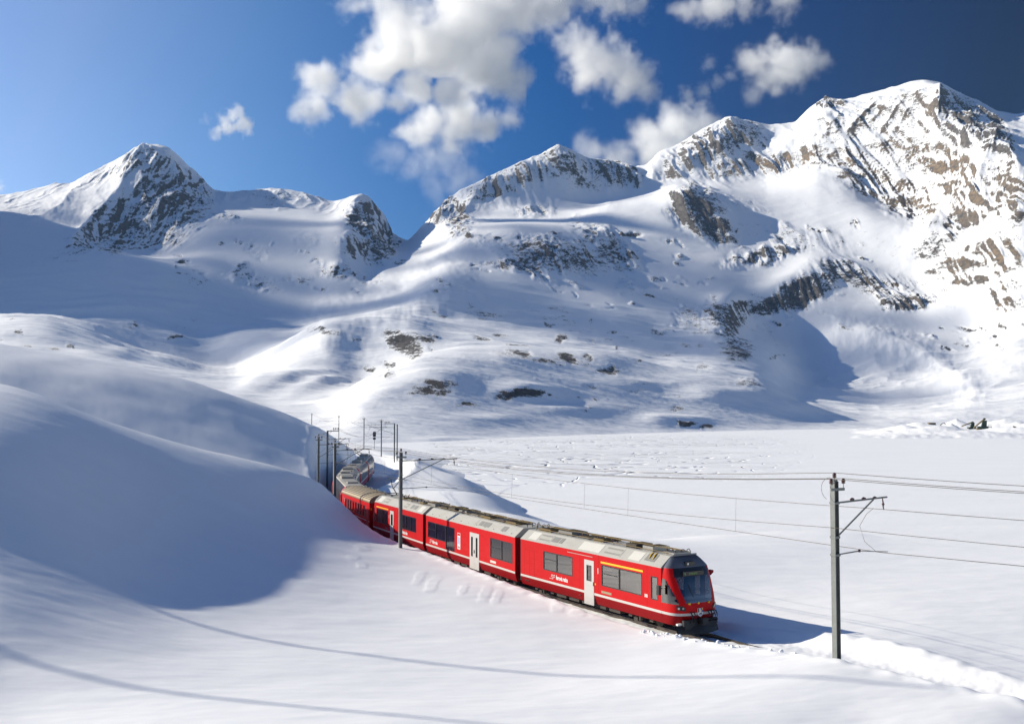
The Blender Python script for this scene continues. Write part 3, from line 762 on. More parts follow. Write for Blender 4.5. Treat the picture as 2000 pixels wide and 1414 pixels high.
# ================================================================== MESH BUILDER
class MB:
    def __init__(s): s.v = []; s.f = []; s.sm = []
    def add(s, verts, faces, smooth=False):
        n = len(s.v); s.v += [tuple(p) for p in verts]
        s.f += [tuple(i + n for i in f) for f in faces]; s.sm += [smooth] * len(faces)
        return s
    def box(s, x0, x1, y0, y1, z0, z1, M=None):
        p = [Vector((x, y, z)) for z in (z0, z1) for x, y in ((x0, y0), (x1, y0), (x1, y1), (x0, y1))]
        if M is not None: p = [M @ q for q in p]
        return s.add(p, [(0, 3, 2, 1), (4, 5, 6, 7), (0, 1, 5, 4), (1, 2, 6, 5), (2, 3, 7, 6), (3, 0, 4, 7)])
    def prism(s, poly, a, b, axis='x', smooth=False, cap=True):
        """poly of (u, v) swept from a to b; axis x: (y, z), y: (x, z), z: (x, y)"""
        def P(t, u, v): return {'x': (t, u, v), 'y': (u, t, v), 'z': (u, v, t)}[axis]
        n = len(poly)
        vs_ = [P(a, *q) for q in poly] + [P(b, *q) for q in poly]
        fs = [(i, (i + 1) % n, n + (i + 1) % n, n + i) for i in range(n)]
        s.add(vs_, fs, smooth)
        if cap: s.add(vs_, [tuple(range(n))[::-1], tuple(range(n, 2 * n))])
        return s
    def tube(s, pts, r, n=6, cap=True):
        pts = [Vector(p) for p in pts]; rings = []
        rr = r if isinstance(r, (list, tuple)) else [r] * len(pts)
        for i, p in enumerate(pts):
            d = (pts[min(i + 1, len(pts) - 1)] - pts[max(i - 1, 0)]).normalized()
            a = d.cross(Vector((0, 0, 1)))
            if a.length < 1e-3: a = d.cross(Vector((0, 1, 0)))
            a.normalize(); b = d.cross(a)
            rings.append([p + (a * math.cos(2 * math.pi * k / n) + b * math.sin(2 * math.pi * k / n)) * rr[i] for k in range(n)])
        vs_ = [q for r_ in rings for q in r_]
        fs = [(i * n + k, i * n + (k + 1) % n, (i + 1) * n + (k + 1) % n, (i + 1) * n + k) for i in range(len(pts) - 1) for k in range(n)]
        s.add(vs_, fs, True)
        if cap: s.add(vs_, [tuple(range(n))[::-1], tuple(range((len(pts) - 1) * n, len(pts) * n))])
        return s
    def strip(s, rows, smooth=True):
        """grid of points: list of rows"""
        n = len(rows[0]); vs_ = [p for r in rows for p in r]
        return s.add(vs_, [(i * n + k, i * n + k + 1, (i + 1) * n + k + 1, (i + 1) * n + k) for i in range(len(rows) - 1) for k in range(n - 1)], smooth)
    def mesh(s, name, mat):
        me = bpy.data.meshes.new(name); me.from_pydata(s.v, [], s.f)
        me.polygons.foreach_set('use_smooth', s.sm)
        me.materials.append(mat); me.update()
        return me
    def build(s, name, mat, parent=None):
        o = bpy.data.objects.new(name, s.mesh(name, mat)); COL.objects.link(o)
        if parent is not None: o.parent = parent
        return o

def empty(name, loc=(0, 0, 0), rz=0.0):
    o = bpy.data.objects.new(name, None); COL.objects.link(o)
    o.location = loc; o.rotation_euler = (0, 0, rz); o.empty_display_size = 0.5
    return o
def obj(name, me, parent, loc=(0, 0, 0), rot=(0, 0, 0), scale=(1, 1, 1)):
    o = bpy.data.objects.new(name, me); COL.objects.link(o)
    o.parent = parent; o.location = loc; o.rotation_euler = rot; o.scale = scale
    return o
def copy_tree(o, parent=None):
    c = o.copy(); COL.objects.link(c); c.parent = parent
    for ch in o.children: copy_tree(ch, c)
    return c
def text_mesh(txt, size, mat, sx=1.0, bold=0.0, name='lettering', shear=0.0):
    cu = bpy.data.curves.new('t', 'FONT'); cu.body = txt; cu.size = size; cu.offset = bold; cu.shear = shear
    cu.extrude = 0.003; cu.resolution_u = 3
    t = bpy.data.objects.new('t', cu); COL.objects.link(t)
    bpy.context.view_layer.update()
    me = bpy.data.meshes.new_from_object(t.evaluated_get(bpy.context.evaluated_depsgraph_get()))
    bpy.data.objects.remove(t, do_unlink=True); bpy.data.curves.remove(cu)
    me.name = name
    for v in me.vertices: v.co.x *= sx
    me.materials.clear(); me.materials.append(mat)
    return me

# ------------------------------------------------------------------ materials of the railway
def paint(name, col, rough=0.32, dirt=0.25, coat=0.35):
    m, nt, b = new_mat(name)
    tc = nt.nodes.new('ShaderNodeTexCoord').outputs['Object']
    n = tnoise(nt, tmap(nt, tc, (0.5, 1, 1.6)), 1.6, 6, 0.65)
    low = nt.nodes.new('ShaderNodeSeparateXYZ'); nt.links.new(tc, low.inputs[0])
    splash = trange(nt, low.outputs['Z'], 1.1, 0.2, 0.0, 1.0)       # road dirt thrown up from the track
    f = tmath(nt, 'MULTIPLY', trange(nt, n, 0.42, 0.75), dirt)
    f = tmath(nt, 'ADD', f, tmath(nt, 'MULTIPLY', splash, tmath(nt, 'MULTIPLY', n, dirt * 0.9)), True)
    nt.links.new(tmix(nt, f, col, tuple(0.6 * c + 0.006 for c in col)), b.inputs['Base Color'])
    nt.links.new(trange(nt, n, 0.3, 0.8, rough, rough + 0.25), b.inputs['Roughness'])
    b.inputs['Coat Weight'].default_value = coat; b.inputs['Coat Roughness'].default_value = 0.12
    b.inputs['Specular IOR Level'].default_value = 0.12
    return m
def glass_mat(name, tint, refl=0.10, rough=0.02):
    m = bpy.data.materials.new(name); m.use_nodes = True
    nt = m.node_tree; nt.nodes.clear()
    out = nt.nodes.new('ShaderNodeOutputMaterial')
    tr = nt.nodes.new('ShaderNodeBsdfTransparent'); tr.inputs['Color'].default_value = (*tint, 1)
    gl = nt.nodes.new('ShaderNodeBsdfGlossy'); gl.inputs['Roughness'].default_value = rough
    gl.inputs['Color'].default_value = (0.95, 0.95, 0.95, 1)
    lw = nt.nodes.new('ShaderNodeLayerWeight'); lw.inputs['Blend'].default_value = 0.25
    fac = tmath(nt, 'ADD', tmath(nt, 'MULTIPLY', lw.outputs['Fresnel'], 0.55), refl, True)
    mx = nt.nodes.new('ShaderNodeMixShader')
    nt.links.new(fac, mx.inputs[0]); nt.links.new(tr.outputs[0], mx.inputs[1]); nt.links.new(gl.outputs[0], mx.inputs[2])
    nt.links.new(mx.outputs[0], out.inputs['Surface'])
    return m
RED = paint('red_paint', (0.49, 0.004, 0.006), 0.42, 0.20, 0.02)
DRED = paint('dark_red_paint_and_shade', (0.25, 0.004, 0.006), 0.45, 0.35, 0.0)  # darker red, with the shade of the inward-leaning skirt put into the colour
CRIM = paint('crimson_paint', (0.46, 0.012, 0.022), 0.35, 0.35)
ROOF = paint('roof_grey_paint', (0.43, 0.42, 0.385), 0.5, 0.35, 0.0)
ROOFL = plain('roof_panel_cream', (0.58, 0.565, 0.51), 0.5, var=0.1, scale=3)
ROOFD = plain('roof_grille_grey', (0.20, 0.195, 0.18), 0.6, var=0.3, scale=30)
DARK = plain('black_rubber', (0.018, 0.018, 0.020), 0.6, var=0.3, scale=6)
CABR = plain('cab_roof_slate', (0.105, 0.115, 0.14), 0.35, coat=0.3, var=0.12, scale=3)
FRAME = plain('window_frame_black', (0.012, 0.012, 0.014), 0.35)
WHITE = plain('white_lettering', (0.80, 0.80, 0.78), 0.45, var=0.08, scale=9)
STRIPE = plain('stripe_pale_grey', (0.52, 0.50, 0.47), 0.5, var=0.12, scale=6)
DOORG = paint('door_light_grey', (0.50, 0.49, 0.475), 0.45, 0.18, 0.1)
YEL = plain('first_class_yellow', (0.78, 0.47, 0.012), 0.45, var=0.1, scale=5)
STEEL = plain('underframe_grime', (0.055, 0.047, 0.04), 0.7, 0.3, var=0.5, scale=5, bump=0.4)
BRASS = plain('roof_busbar_ochre', (0.17, 0.12, 0.05), 0.6, 0.4, var=0.4, scale=8)
ALU = plain('bare_metal', (0.42, 0.41, 0.38), 0.4, 0.8, var=0.3, scale=8)
BROWNI = plain('insulator_brown', (0.075, 0.022, 0.014), 0.25, coat=0.5)
GLASS = glass_mat('window_glass', (0.55, 0.50, 0.51), 0.17)
GLASSD = glass_mat('tinted_glass', (0.30, 0.30, 0.31), 0.13)
GLASSP = glass_mat('panorama_glass', (0.22, 0.22, 0.23), 0.05)
SEAT = plain('seat_cloth', (0.10, 0.035, 0.04), 0.9, var=0.3, scale=6)
BEIGE = plain('cabin_panel_beige', (0.52, 0.40, 0.26), 0.7, var=0.15, scale=4)
INT = plain('cabin_lining_grey', (0.24, 0.235, 0.23), 0.8, var=0.15, scale=3)
LAMPG = plain('lamp_lens', (0.75, 0.75, 0.72), 0.1, coat=1.0)
GREENT = plain('display_green', (0.16, 0.30, 0.06), 0.5)
BLUE = plain('emblem_blue', (0.02, 0.06, 0.30), 0.5)
GALV = plain('galvanised_mast', (0.185, 0.195, 0.185), 0.6, 0.35, var=0.35, scale=2.5, bump=0.15)
WIRE = plain('copper_wire_patina', (0.11, 0.095, 0.075), 0.55, 0.6)
TAN = plain('weathered_roof_tan', (0.30, 0.245, 0.165), 0.65, 0.2, var=0.3, scale=2.0, bump=0.2)
TAND = plain('roof_rib_dark', (0.07, 0.055, 0.04), 0.7)
PROOF = plain('panorama_roof_grey', (0.36, 0.335, 0.29), 0.55, var=0.25, scale=1.5)
PILL = plain('panorama_pillar_silver', (0.58, 0.58, 0.58), 0.35, 0.4, var=0.1, scale=5)

# ================================================================== TRACK
trk = tag(empty('railway_track'), 'single metre gauge track half buried in ploughed snow', 'track', kind='structure')
RAILM = plain('rail_steel', (0.07, 0.06, 0.055), 0.35, 0.8, var=0.3, scale=4)
for off in (-0.5, 0.5):
    m = MB(); pts = []
    for i in range(0, len(TRACK), 3):
        d = (TRACK[min(i + 1, len(TRACK) - 1)] - TRACK[max(i - 1, 0)]); d.z = 0; d.normalize()
        n = Vector((-d.y, d.x, 0)); pts.append((TRACK[i] + n * off, n))
    m.strip([[p + n * a + Vector((0, 0, z - (0.028 if p.y < 48 else 0))) for a, z in ((-0.06, -0.18), (-0.035, -0.04), (-0.035, 0.0), (0.035, 0.0), (0.035, -0.04), (0.06, -0.18))] for p, n in pts], False)
    m.build('rail', RAILM, trk)

# ================================================================== RED RAILCAR UNIT
HW = 1.325            # half width
ZB, ZS0, ZS1, ZE = 0.42, 0.88, 1.00, 3.00     # skirt foot, stripe, eave
def wall_cells(x0, x1, z0, z1, holes):
    """rectangles of a wall with rectangular openings"""
    xs = sorted({x0, x1} | {h[0] for h in holes} | {h[1] for h in holes})
    zs = sorted({z0, z1} | {h[2] for h in holes} | {h[3] for h in holes})
    xs = [x for x in xs if x0 <= x <= x1]; zs = [z for z in zs if z0 <= z <= z1]
    out = []
    for a, b in zip(xs, xs[1:]):
        for c, d in zip(zs, zs[1:]):
            mx_, mz_ = (a + b) / 2, (c + d) / 2
            if not any(h[0] < mx_ < h[1] and h[2] < mz_ < h[3] for h in holes): out.append((a, b, c, d))
    return out
def ysk(z):           # the skirt draws in below the stripe
    return HW - 0.13 * max(0.0, (ZS0 - z) / (ZS0 - ZB)) ** 1.2

def window(parent, sgn, x0, x1, z0, z1, splits=(), glass=GLASS, bar=None, y=HW, name='window'):
    """frame with mullions, panes as sub-parts"""
    t = 0.055; m = MB(); ya, yb = y - 0.05, y + 0.006
    xs = [x0] + list(splits) + [x1]
    m.box(x0, x1, ya, yb, z0, z0 + t); m.box(x0, x1, ya, yb, z1 - t, z1)
    for i, x in enumerate(xs):
        w = t if i in (0, len(xs) - 1) else t * 1.5
        a = x if i == 0 else (x - w if i == len(xs) - 1 else x - w / 2)
        m.box(a, a + w, ya, yb, z0 + t, z1 - t)
    if bar:
        m.box(xs[0] + t, xs[1] - 0.04, ya, yb, bar - 0.02, bar + 0.02)
    if sgn < 0: m.v = [(a, -b, c) for a, b, c in m.v]; m.f = [f[::-1] for f in m.f]
    o = m.build(name, FRAME, parent)
    for i, (a, b) in enumerate(zip(xs, xs[1:])):
        g = MB(); yy_ = sgn * (y - 0.022)
        p = [(a + 0.03, yy_, z0 + 0.03), (b - 0.03, yy_, z0 + 0.03), (b - 0.03, yy_, z1 - 0.03), (a + 0.03, yy_, z1 - 0.03)]
        g.add(p, [(0, 1, 2, 3)] if sgn < 0 else [(3, 2, 1, 0)]); g.build('pane', glass, o)
    return o

def door(parent, sgn, x0, x1, z0, z1, win, double=False):
    w = (x1 - x0) / 2 if double else (x1 - x0)
    for k in range(2 if double else 1):
        a = x0 + k * w; b = a + w
        holes = [(a + w * win[0], a + w * win[1], win[2], win[3])]
        m = MB()
        for c in wall_cells(a + 0.006, b - 0.006, z0, z1, holes):
            m.box(c[0], c[1], sgn * (HW - 0.03) if sgn > 0 else -(HW + 0.018), sgn * (HW + 0.018) if sgn > 0 else -(HW - 0.03), c[2], c[3])
        d = m.build('door', DOORG, parent)
        h_ = holes[0]
        window(d, sgn, h_[0], h_[1], h_[2], h_[3], glass=GLASSD, y=HW + 0.014)
        MB().box(a + (w - 0.05 if k == 0 else 0.03), a + (w - 0.02 if k == 0 else 0.06), *(sorted((sgn * (HW + 0.018), sgn * (HW + 0.04)))), 1.35, 1.55).build('handle', FRAME, d)

WHEEL = MB()
_r = [(math.cos(2 * math.pi * k / 18), math.sin(2 * math.pi * k / 18)) for k in range(18)]
WHEEL.prism([(0.36 * c, 0.36 * s_ ) for c, s_ in _r], -0.065, 0.065, 'y', False).prism([(0.13 * c, 0.13 * s_) for c, s_ in _r], -0.10, 0.10, 'y')
WHEEL_ME = WHEEL.mesh('wheel', STEEL)
def bogie(parent, x):
    m = MB()
    for s in (-1, 1):
        m.prism([(x - 1.25, 0.34), (x - 1.1, 0.56), (x - 0.4, 0.52), (x, 0.46), (x + 0.4, 0.52), (x + 1.1, 0.56), (x + 1.25, 0.34), (x + 0.8, 0.40), (x, 0.28), (x - 0.8, 0.40)], s * 0.86, s * 1.0, 'y')
        for dx in (-0.85, 0.85): m.box(x + dx - 0.14, x + dx + 0.14, *sorted((s * 0.88, s * 1.08)), 0.26, 0.46)
        m.tube([(x, s * 1.02, 0.2), (x, s * 1.02, 0.6)], 0.12, 8)
        m.box(x - 0.5, x - 0.2, *sorted((s * 0.9, s * 1.12)), 0.14, 0.30)
    m.box(x - 0.3, x + 0.3, -0.86, 0.86, 0.30, 0.55)
    b = m.build('bogie', STEEL, parent)
    for dx in (-0.85, 0.85):
        for s in (-1, 1): obj('wheel', WHEEL_ME, b, (x + dx, s * 0.53, 0.36))
    return b

def roof_kit(parent, x0, x1, seed, panto=None):
    rnd = random.Random(seed)
    # walk rails and busbars along the top
    for y in (-0.62, 0.62):
        m = MB(); m.tube([(x0 + 0.5, y, 3.60), (x1 - 0.5, y, 3.60)], 0.018, 5)
        for k in range(int((x1 - x0) / 1.1)): m.tube([(x0 + 0.6 + k * 1.1, y, 3.48), (x0 + 0.6 + k * 1.1, y, 3.60)], 0.014, 4)
        m.build('roof_rail', BRASS, parent)
    for y, z in ((-0.2, 3.74), (0.15, 3.72)): MB().tube([(x0 + 0.3, y, z), (x1 - 0.3, y, z)], 0.018, 5).build('busbar', BRASS, parent)
    x = x0 + 0.8; k = 0
    while x < x1 - 0.9:
        w = rnd.uniform(0.7, 1.6); h_ = rnd.uniform(0.10, 0.24); kind = rnd.random()
        if kind < 0.45:
            b = MB().box(x, x + w, -0.52, 0.52, 3.49, 3.49 + h_).build('equipment_box', rnd.choice([ALU, ROOFD, STEEL]), parent)
            g = MB()
            for j in range(int(w / 0.14)): g.box(x + 0.06 + j * 0.14, x + 0.12 + j * 0.14, -0.46, 0.46, 3.49 + h_, 3.505 + h_)
            g.build('grille', BRASS if kind < 0.2 else ROOFD, b)
        elif kind < 0.8:
            g = MB()
            for j in range(int(w / 0.22)):
                g.box(x + j * 0.22, x + j * 0.22 + 0.05, -0.55, 0.55, 3.50, 3.62)
            g.box(x, x + w, -0.57, -0.52, 3.50, 3.66); g.box(x, x + w, 0.52, 0.57, 3.50, 3.66)
            g.build('resistor_frame', BRASS, parent)
        for y in (-0.2, 0.15):
            g = MB(); g.tube([(x - 0.08, y, 3.49), (x - 0.08, y, 3.55), (x - 0.08, y, 3.58), (x - 0.08, y, 3.62), (x - 0.08, y, 3.66), (x - 0.08, y, 3.72)], [0.03, 0.06, 0.035, 0.06, 0.035, 0.03], 7)
            g.build('insulator', BROWNI, parent)
        x += w + rnd.uniform(0.35, 0.8)
    for e in (x0 + 0.25, x1 - 0.35):
        for y in (-0.35, 0.0, 0.35):
            m = MB(); m.tube([(e, y, 3.50), (e, y, 3.72), (e + 0.15, y, 3.78), (e + 0.45, y * 0.6, 3.70)], 0.022, 5)
            m.build('cable', DARK, parent)

def roof_panel(parent, sgn, x0, x1, kind, t0=0.12, t1=0.9):
    """rectangle lying on the sloping shoulder of the roof; t runs from eave to crown edge"""
    ya, za, yb, zb = HW + 0.01, ZE + 0.02, 0.78, 3.485
    def P(x, t, o=0.008):
        n = Vector((0, (zb - za), (ya - yb))).normalized()
        return (x, sgn * (ya + (yb - ya) * t + n.y * o), za + (zb - za) * t + n.z * o)
    m = MB()
    def slab(a, b, u, v, o):
        q = [P(a, u, o), P(b, u, o), P(b, v, o), P(a, v, o)]; r_ = [P(a, u, -0.004), P(b, u, -0.004), P(b, v, -0.004), P(a, v, -0.004)]
        m.add(q + r_, [(0, 1, 2, 3), (4, 7, 6, 5), (0, 4, 5, 1), (1, 5, 6, 2), (2, 6, 7, 3), (3, 7, 4, 0)])
    if kind == 'panel': slab(x0, x1, t0, t1, 0.012); return m.build('roof_panel', ROOFL, parent)
    if kind == 'louvre':
        slab(x0, x1, t0, t1, 0.012)
        o = m.build('roof_panel', ROOF, parent); m = MB()
        for u in (0.22, 0.66):
            for j in range(3): slab(x0 + 0.08, x1 - 0.08, u + j * 0.055, u + j * 0.055 + 0.03, 0.02)
        m.build('louvre', ROOFD, o); return o
    slab(x0, x1, t0 + 0.15, t1 - 0.1, 0.012); return m.build('roof_grille', ROOFD, parent)

def logo(parent, sgn, x0, z, h_, mirror):
    """slanted emblem of strokes ahead of the lettering"""
    m = MB(); y = sgn * (HW + 0.004)
    def bar(a, b, c, d, sh=0.25):
        q = [(a + (c) * sh, c), (b + c * sh, c), (b + d * sh, d), (a + d * sh, d)]
        pts = [(x0 + (u if not mirror else -u) * h_, y, z + v * h_) for u, v in q]
        pts2 = [(p[0], p[1] - sgn * 0.004, p[2]) for p in pts]
        m.add(pts + pts2, [(0, 1, 2, 3), (3, 2, 1, 0)])
    bar(-0.55, 0.9, -0.02, 0.10); bar(0.0, 0.75, 0.82, 1.0); bar(0.0, 0.14, 0.5, 0.82); bar(0.0, 0.72, 0.42, 0.56); bar(0.6, 0.74, 0.10, 0.42)
    bar(0.95, 1.09, 0.0, 1.0); bar(1.09, 1.6, 0.84, 1.0); bar(1.48, 1.62, 0.44, 0.84); bar(1.09, 1.6, 0.40, 0.54); bar(0.25, 0.5, 0.62, 0.76)
    m.build('emblem', WHITE, parent)

def side_text(parent, sgn, txt, x, z, size, sx=0.62, bold=0.006, mat=None):
    me = text_mesh(txt, size, mat or WHITE, sx, bold)
    # side facing -y: letters run with +x; side facing +y: they run with -x
    return obj('lettering', me, parent, (x, sgn * (HW + 0.004), z), (R(90), 0, 0 if sgn < 0 else R(180)))

def car_shell(parent, x0, x1, holes, cab=None):
    """side walls with real openings, floor, roof and lining; cab: +1 nose at x1, -1 nose at x0"""
    m = MB(); sk = MB(); st = MB(); li = MB()
    for s in (-1, 1):
        def quad(M_, pts): M_.add(pts, [(0, 1, 2, 3)] if s < 0 else [(3, 2, 1, 0)])
        for a, b, c, d in wall_cells(x0, x1, ZS1, ZE, holes):
            quad(m, [(a, s * HW, c), (b, s * HW, c), (b, s * HW, d), (a, s * HW, d)])
            quad(li, [(b, s * (HW - 0.06), c), (a, s * (HW - 0.06), c), (a, s * (HW - 0.06), d), (b, s * (HW - 0.06), d)])
        quad(st, [(x0, s * (HW + 0.003), ZS0), (x1, s * (HW + 0.003), ZS0), (x1, s * (HW + 0.003), ZS1), (x0, s * (HW + 0.003), ZS1)])
        for h_ in holes:     # reveals of the openings
            a, b, c, d = h_
            if d > 2.9 or c < 1.0: c = max(c, ZS1)
            ya, yb = s * HW, s * (HW - 0.06)
            m.add([(a, ya, c), (b, ya, c), (b, yb, c), (a, yb, c), (a, ya, d), (b, ya, d), (b, yb, d), (a, yb, d)], [(0, 1, 2, 3), (7, 6, 5, 4), (0, 3, 7, 4), (1, 5, 6, 2)])
        rows = [[(x, s * ysk(z), z) for z in (ZB, 0.5, 0.62, 0.75, ZS0)] for x in np.linspace(x0, x1, 4)]
        sk.strip(rows if s > 0 else rows[::-1], False)
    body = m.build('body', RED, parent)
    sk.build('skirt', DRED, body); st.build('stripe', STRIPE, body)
    li.box(x0, x1, -1.25, 1.25, 0.86, 0.92); li.box(x0, x1, -1.25, 1.25, 2.86, 2.92)
    for x in ((x0, x1) if cab is None else ((x0,) if cab > 0 else (x1,))):
        li.box(x, x + 0.04, -1.26, 1.26, 0.9, 2.9) if x == x0 else li.box(x - 0.04, x, -1.26, 1.26, 0.9, 2.9)
    li.build('interior', INT, parent)
    # roof: shoulders and crown
    rm = MB()
    rm.prism([(HW + 0.012, ZE - 0.02), (HW + 0.012, ZE + 0.02), (0.78, 3.485), (0.70, 3.50), (-0.70, 3.50), (-0.78, 3.485), (-HW - 0.012, ZE + 0.02), (-HW - 0.012, ZE - 0.02)], x0, x1, 'x')
    rf = rm.build('roof', ROOF, parent)
    # end plates in red
    for x, sg in ((x0, -1), (x1, 1)):
        if cab == sg: continue
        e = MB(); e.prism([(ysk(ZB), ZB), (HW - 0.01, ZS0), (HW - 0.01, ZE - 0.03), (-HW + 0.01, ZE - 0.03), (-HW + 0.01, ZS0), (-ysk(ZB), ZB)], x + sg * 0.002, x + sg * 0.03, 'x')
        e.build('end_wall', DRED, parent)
    # underframe boxes
    u = MB(); u.box(x0 + 0.2, x1 - 0.2, -1.0, 1.0, 0.40, 0.86)
    for k, x in enumerate(np.arange(x0 + 3.6, x1 - 4.0, 1.25)):
        for s in (-1, 1): u.box(x, x + 0.95, *sorted((s * 0.55, s * 1.12)), 0.24, 0.46)
    u.build('underframe', STEEL, parent)
    return body, rf

def seats(parent, xs):
    for x in xs:
        for s in (-1, 1):
            m = MB(); m.box(x, x + 0.42, *sorted((s * 0.35, s * 1.15)), 1.22, 1.32); m.box(x - 0.08, x + 0.02, *sorted((s * 0.35, s * 1.15)), 1.3, 1.98)
            m.build('seat', SEAT, parent)

def gangway(parent, x0, x1):
    n = 7; pts = []
    m = MB()
    for k in range(n):
        a = x0 + (x1 - x0) * k / n; b = x0 + (x1 - x0) * (k + 0.55) / n
        m.box(a, b, -1.08, 1.08, 0.55, 3.02); m.box(b, x0 + (x1 - x0) * (k + 1) / n, -1.0, 1.0, 0.6, 2.95)
    m.build('gangway', DARK, parent)

def nose(parent, xb, sg):
    """rounded cab end, xb where the straight sides stop; sg = +1 forward, -1 backward"""
    lev = [(0.42, 0.98, 1.20), (0.55, 1.06, 1.235), (0.70, 1.12, 1.275), (0.88, 1.17, 1.315), (1.00, 1.19, 1.325), (1.12, 1.20, 1.325), (1.28, 1.20, 1.325), (1.42, 1.19, 1.325),
           (1.50, 1.17, 1.325), (1.62, 1.13, 1.325), (1.76, 1.09, 1.325), (1.90, 1.04, 1.322), (2.05, 0.98, 1.318), (2.20, 0.92, 1.312), (2.35, 0.86, 1.305), (2.48, 0.80, 1.298),
           (2.60, 0.74, 1.29), (2.72, 0.69, 1.28), (2.86, 0.62, 1.265), (3.00, 0.55, 1.24), (3.10, 0.50, 1.16), (3.22, 0.42, 1.04), (3.34, 0.32, 0.92), (3.43, 0.20, 0.82), (3.495, 0.04, 0.74)]
    # finer rows
    zz = sorted(set([l[0] for l in lev] + list(np.round(np.arange(1.0, 3.0, 0.05), 3))))
    Ln = np.interp(zz, [l[0] for l in lev], [l[1] for l in lev]); Wd = np.interp(zz, [l[0] for l in lev], [l[2] for l in lev])
    NT = 61; th = np.linspace(-90, 90, NT)
    def plan(L_, W_, a):
        c, s_ = math.cos(R(a)), math.sin(R(a))
        return L_ * abs(c) ** 0.55, W_ * math.copysign(abs(s_) ** 0.62, s_)
    G = [[(xb + sg * plan(Ln[i], Wd[i], a)[0], plan(Ln[i], Wd[i], a)[1], zz[i]) for a in th] for i in range(len(zz))]
    parts = {k: MB() for k in ('nose', 'skirt', 'stripe', 'windshield', 'cab_window', 'display_band', 'cab_roof')}
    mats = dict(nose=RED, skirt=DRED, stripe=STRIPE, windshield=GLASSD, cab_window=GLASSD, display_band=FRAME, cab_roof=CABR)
    for i in range(len(zz) - 1):
        z = (zz[i] + zz[i + 1]) / 2
        for k in range(NT - 1):
            a = abs((th[k] + th[k + 1]) / 2)
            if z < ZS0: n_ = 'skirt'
            elif z < ZS1: n_ = 'stripe'
            elif z > 3.0: n_ = 'cab_roof' if a < 89 else 'cab_roof'
            else:
                n_ = 'nose'
                ws = 22 + 21 * min(1, max(0, (z - 1.44) / 1.3)) ** 0.8        # half width of the windscreen, degrees of plan
                cw = 44 + 40 * min(1, max(0, (z - 1.40) / 1.15)) ** 1.35      # front edge of the cab side window
                if 1.46 < z < 2.62 and a < ws: n_ = 'windshield'
                elif 2.62 <= z and a < ws + 3: n_ = 'display_band'
                elif 1.38 < z < 2.52 and a > cw: n_ = 'cab_window'
            q = [G[i][k], G[i][k + 1], G[i + 1][k + 1], G[i + 1][k]]
            parts[n_].add(q, [(0, 1, 2, 3)] if sg > 0 else [(3, 2, 1, 0)], True)
    out = {}
    def halves(k, m):
        if k != 'cab_window': return [m]
        o_ = [MB(), MB()]
        for f in m.f:
            q = [m.v[i] for i in f]; o_[0 if q[0][1] < 0 else 1].add(q, [tuple(range(len(q)))], True)
        return o_
    for k, m in [(k, h_) for k, m_ in parts.items() for h_ in halves(k, m_)]:
        if m.f:
            me = m.mesh(k, mats[k])
            b = bmesh.new(); b.from_mesh(me); bmesh.ops.remove_doubles(b, verts=b.verts, dist=1e-4); b.to_mesh(me); b.free()
            out[k] = obj(k, me, parent)
    top = MB(); top.add(G[-1], [tuple(range(NT)) if sg > 0 else tuple(range(NT))[::-1]]); top.build('roof_cap', CABR, out['cab_roof'])
    # rubber seams round the glass
    return out, plan, (zz, Ln, Wd)

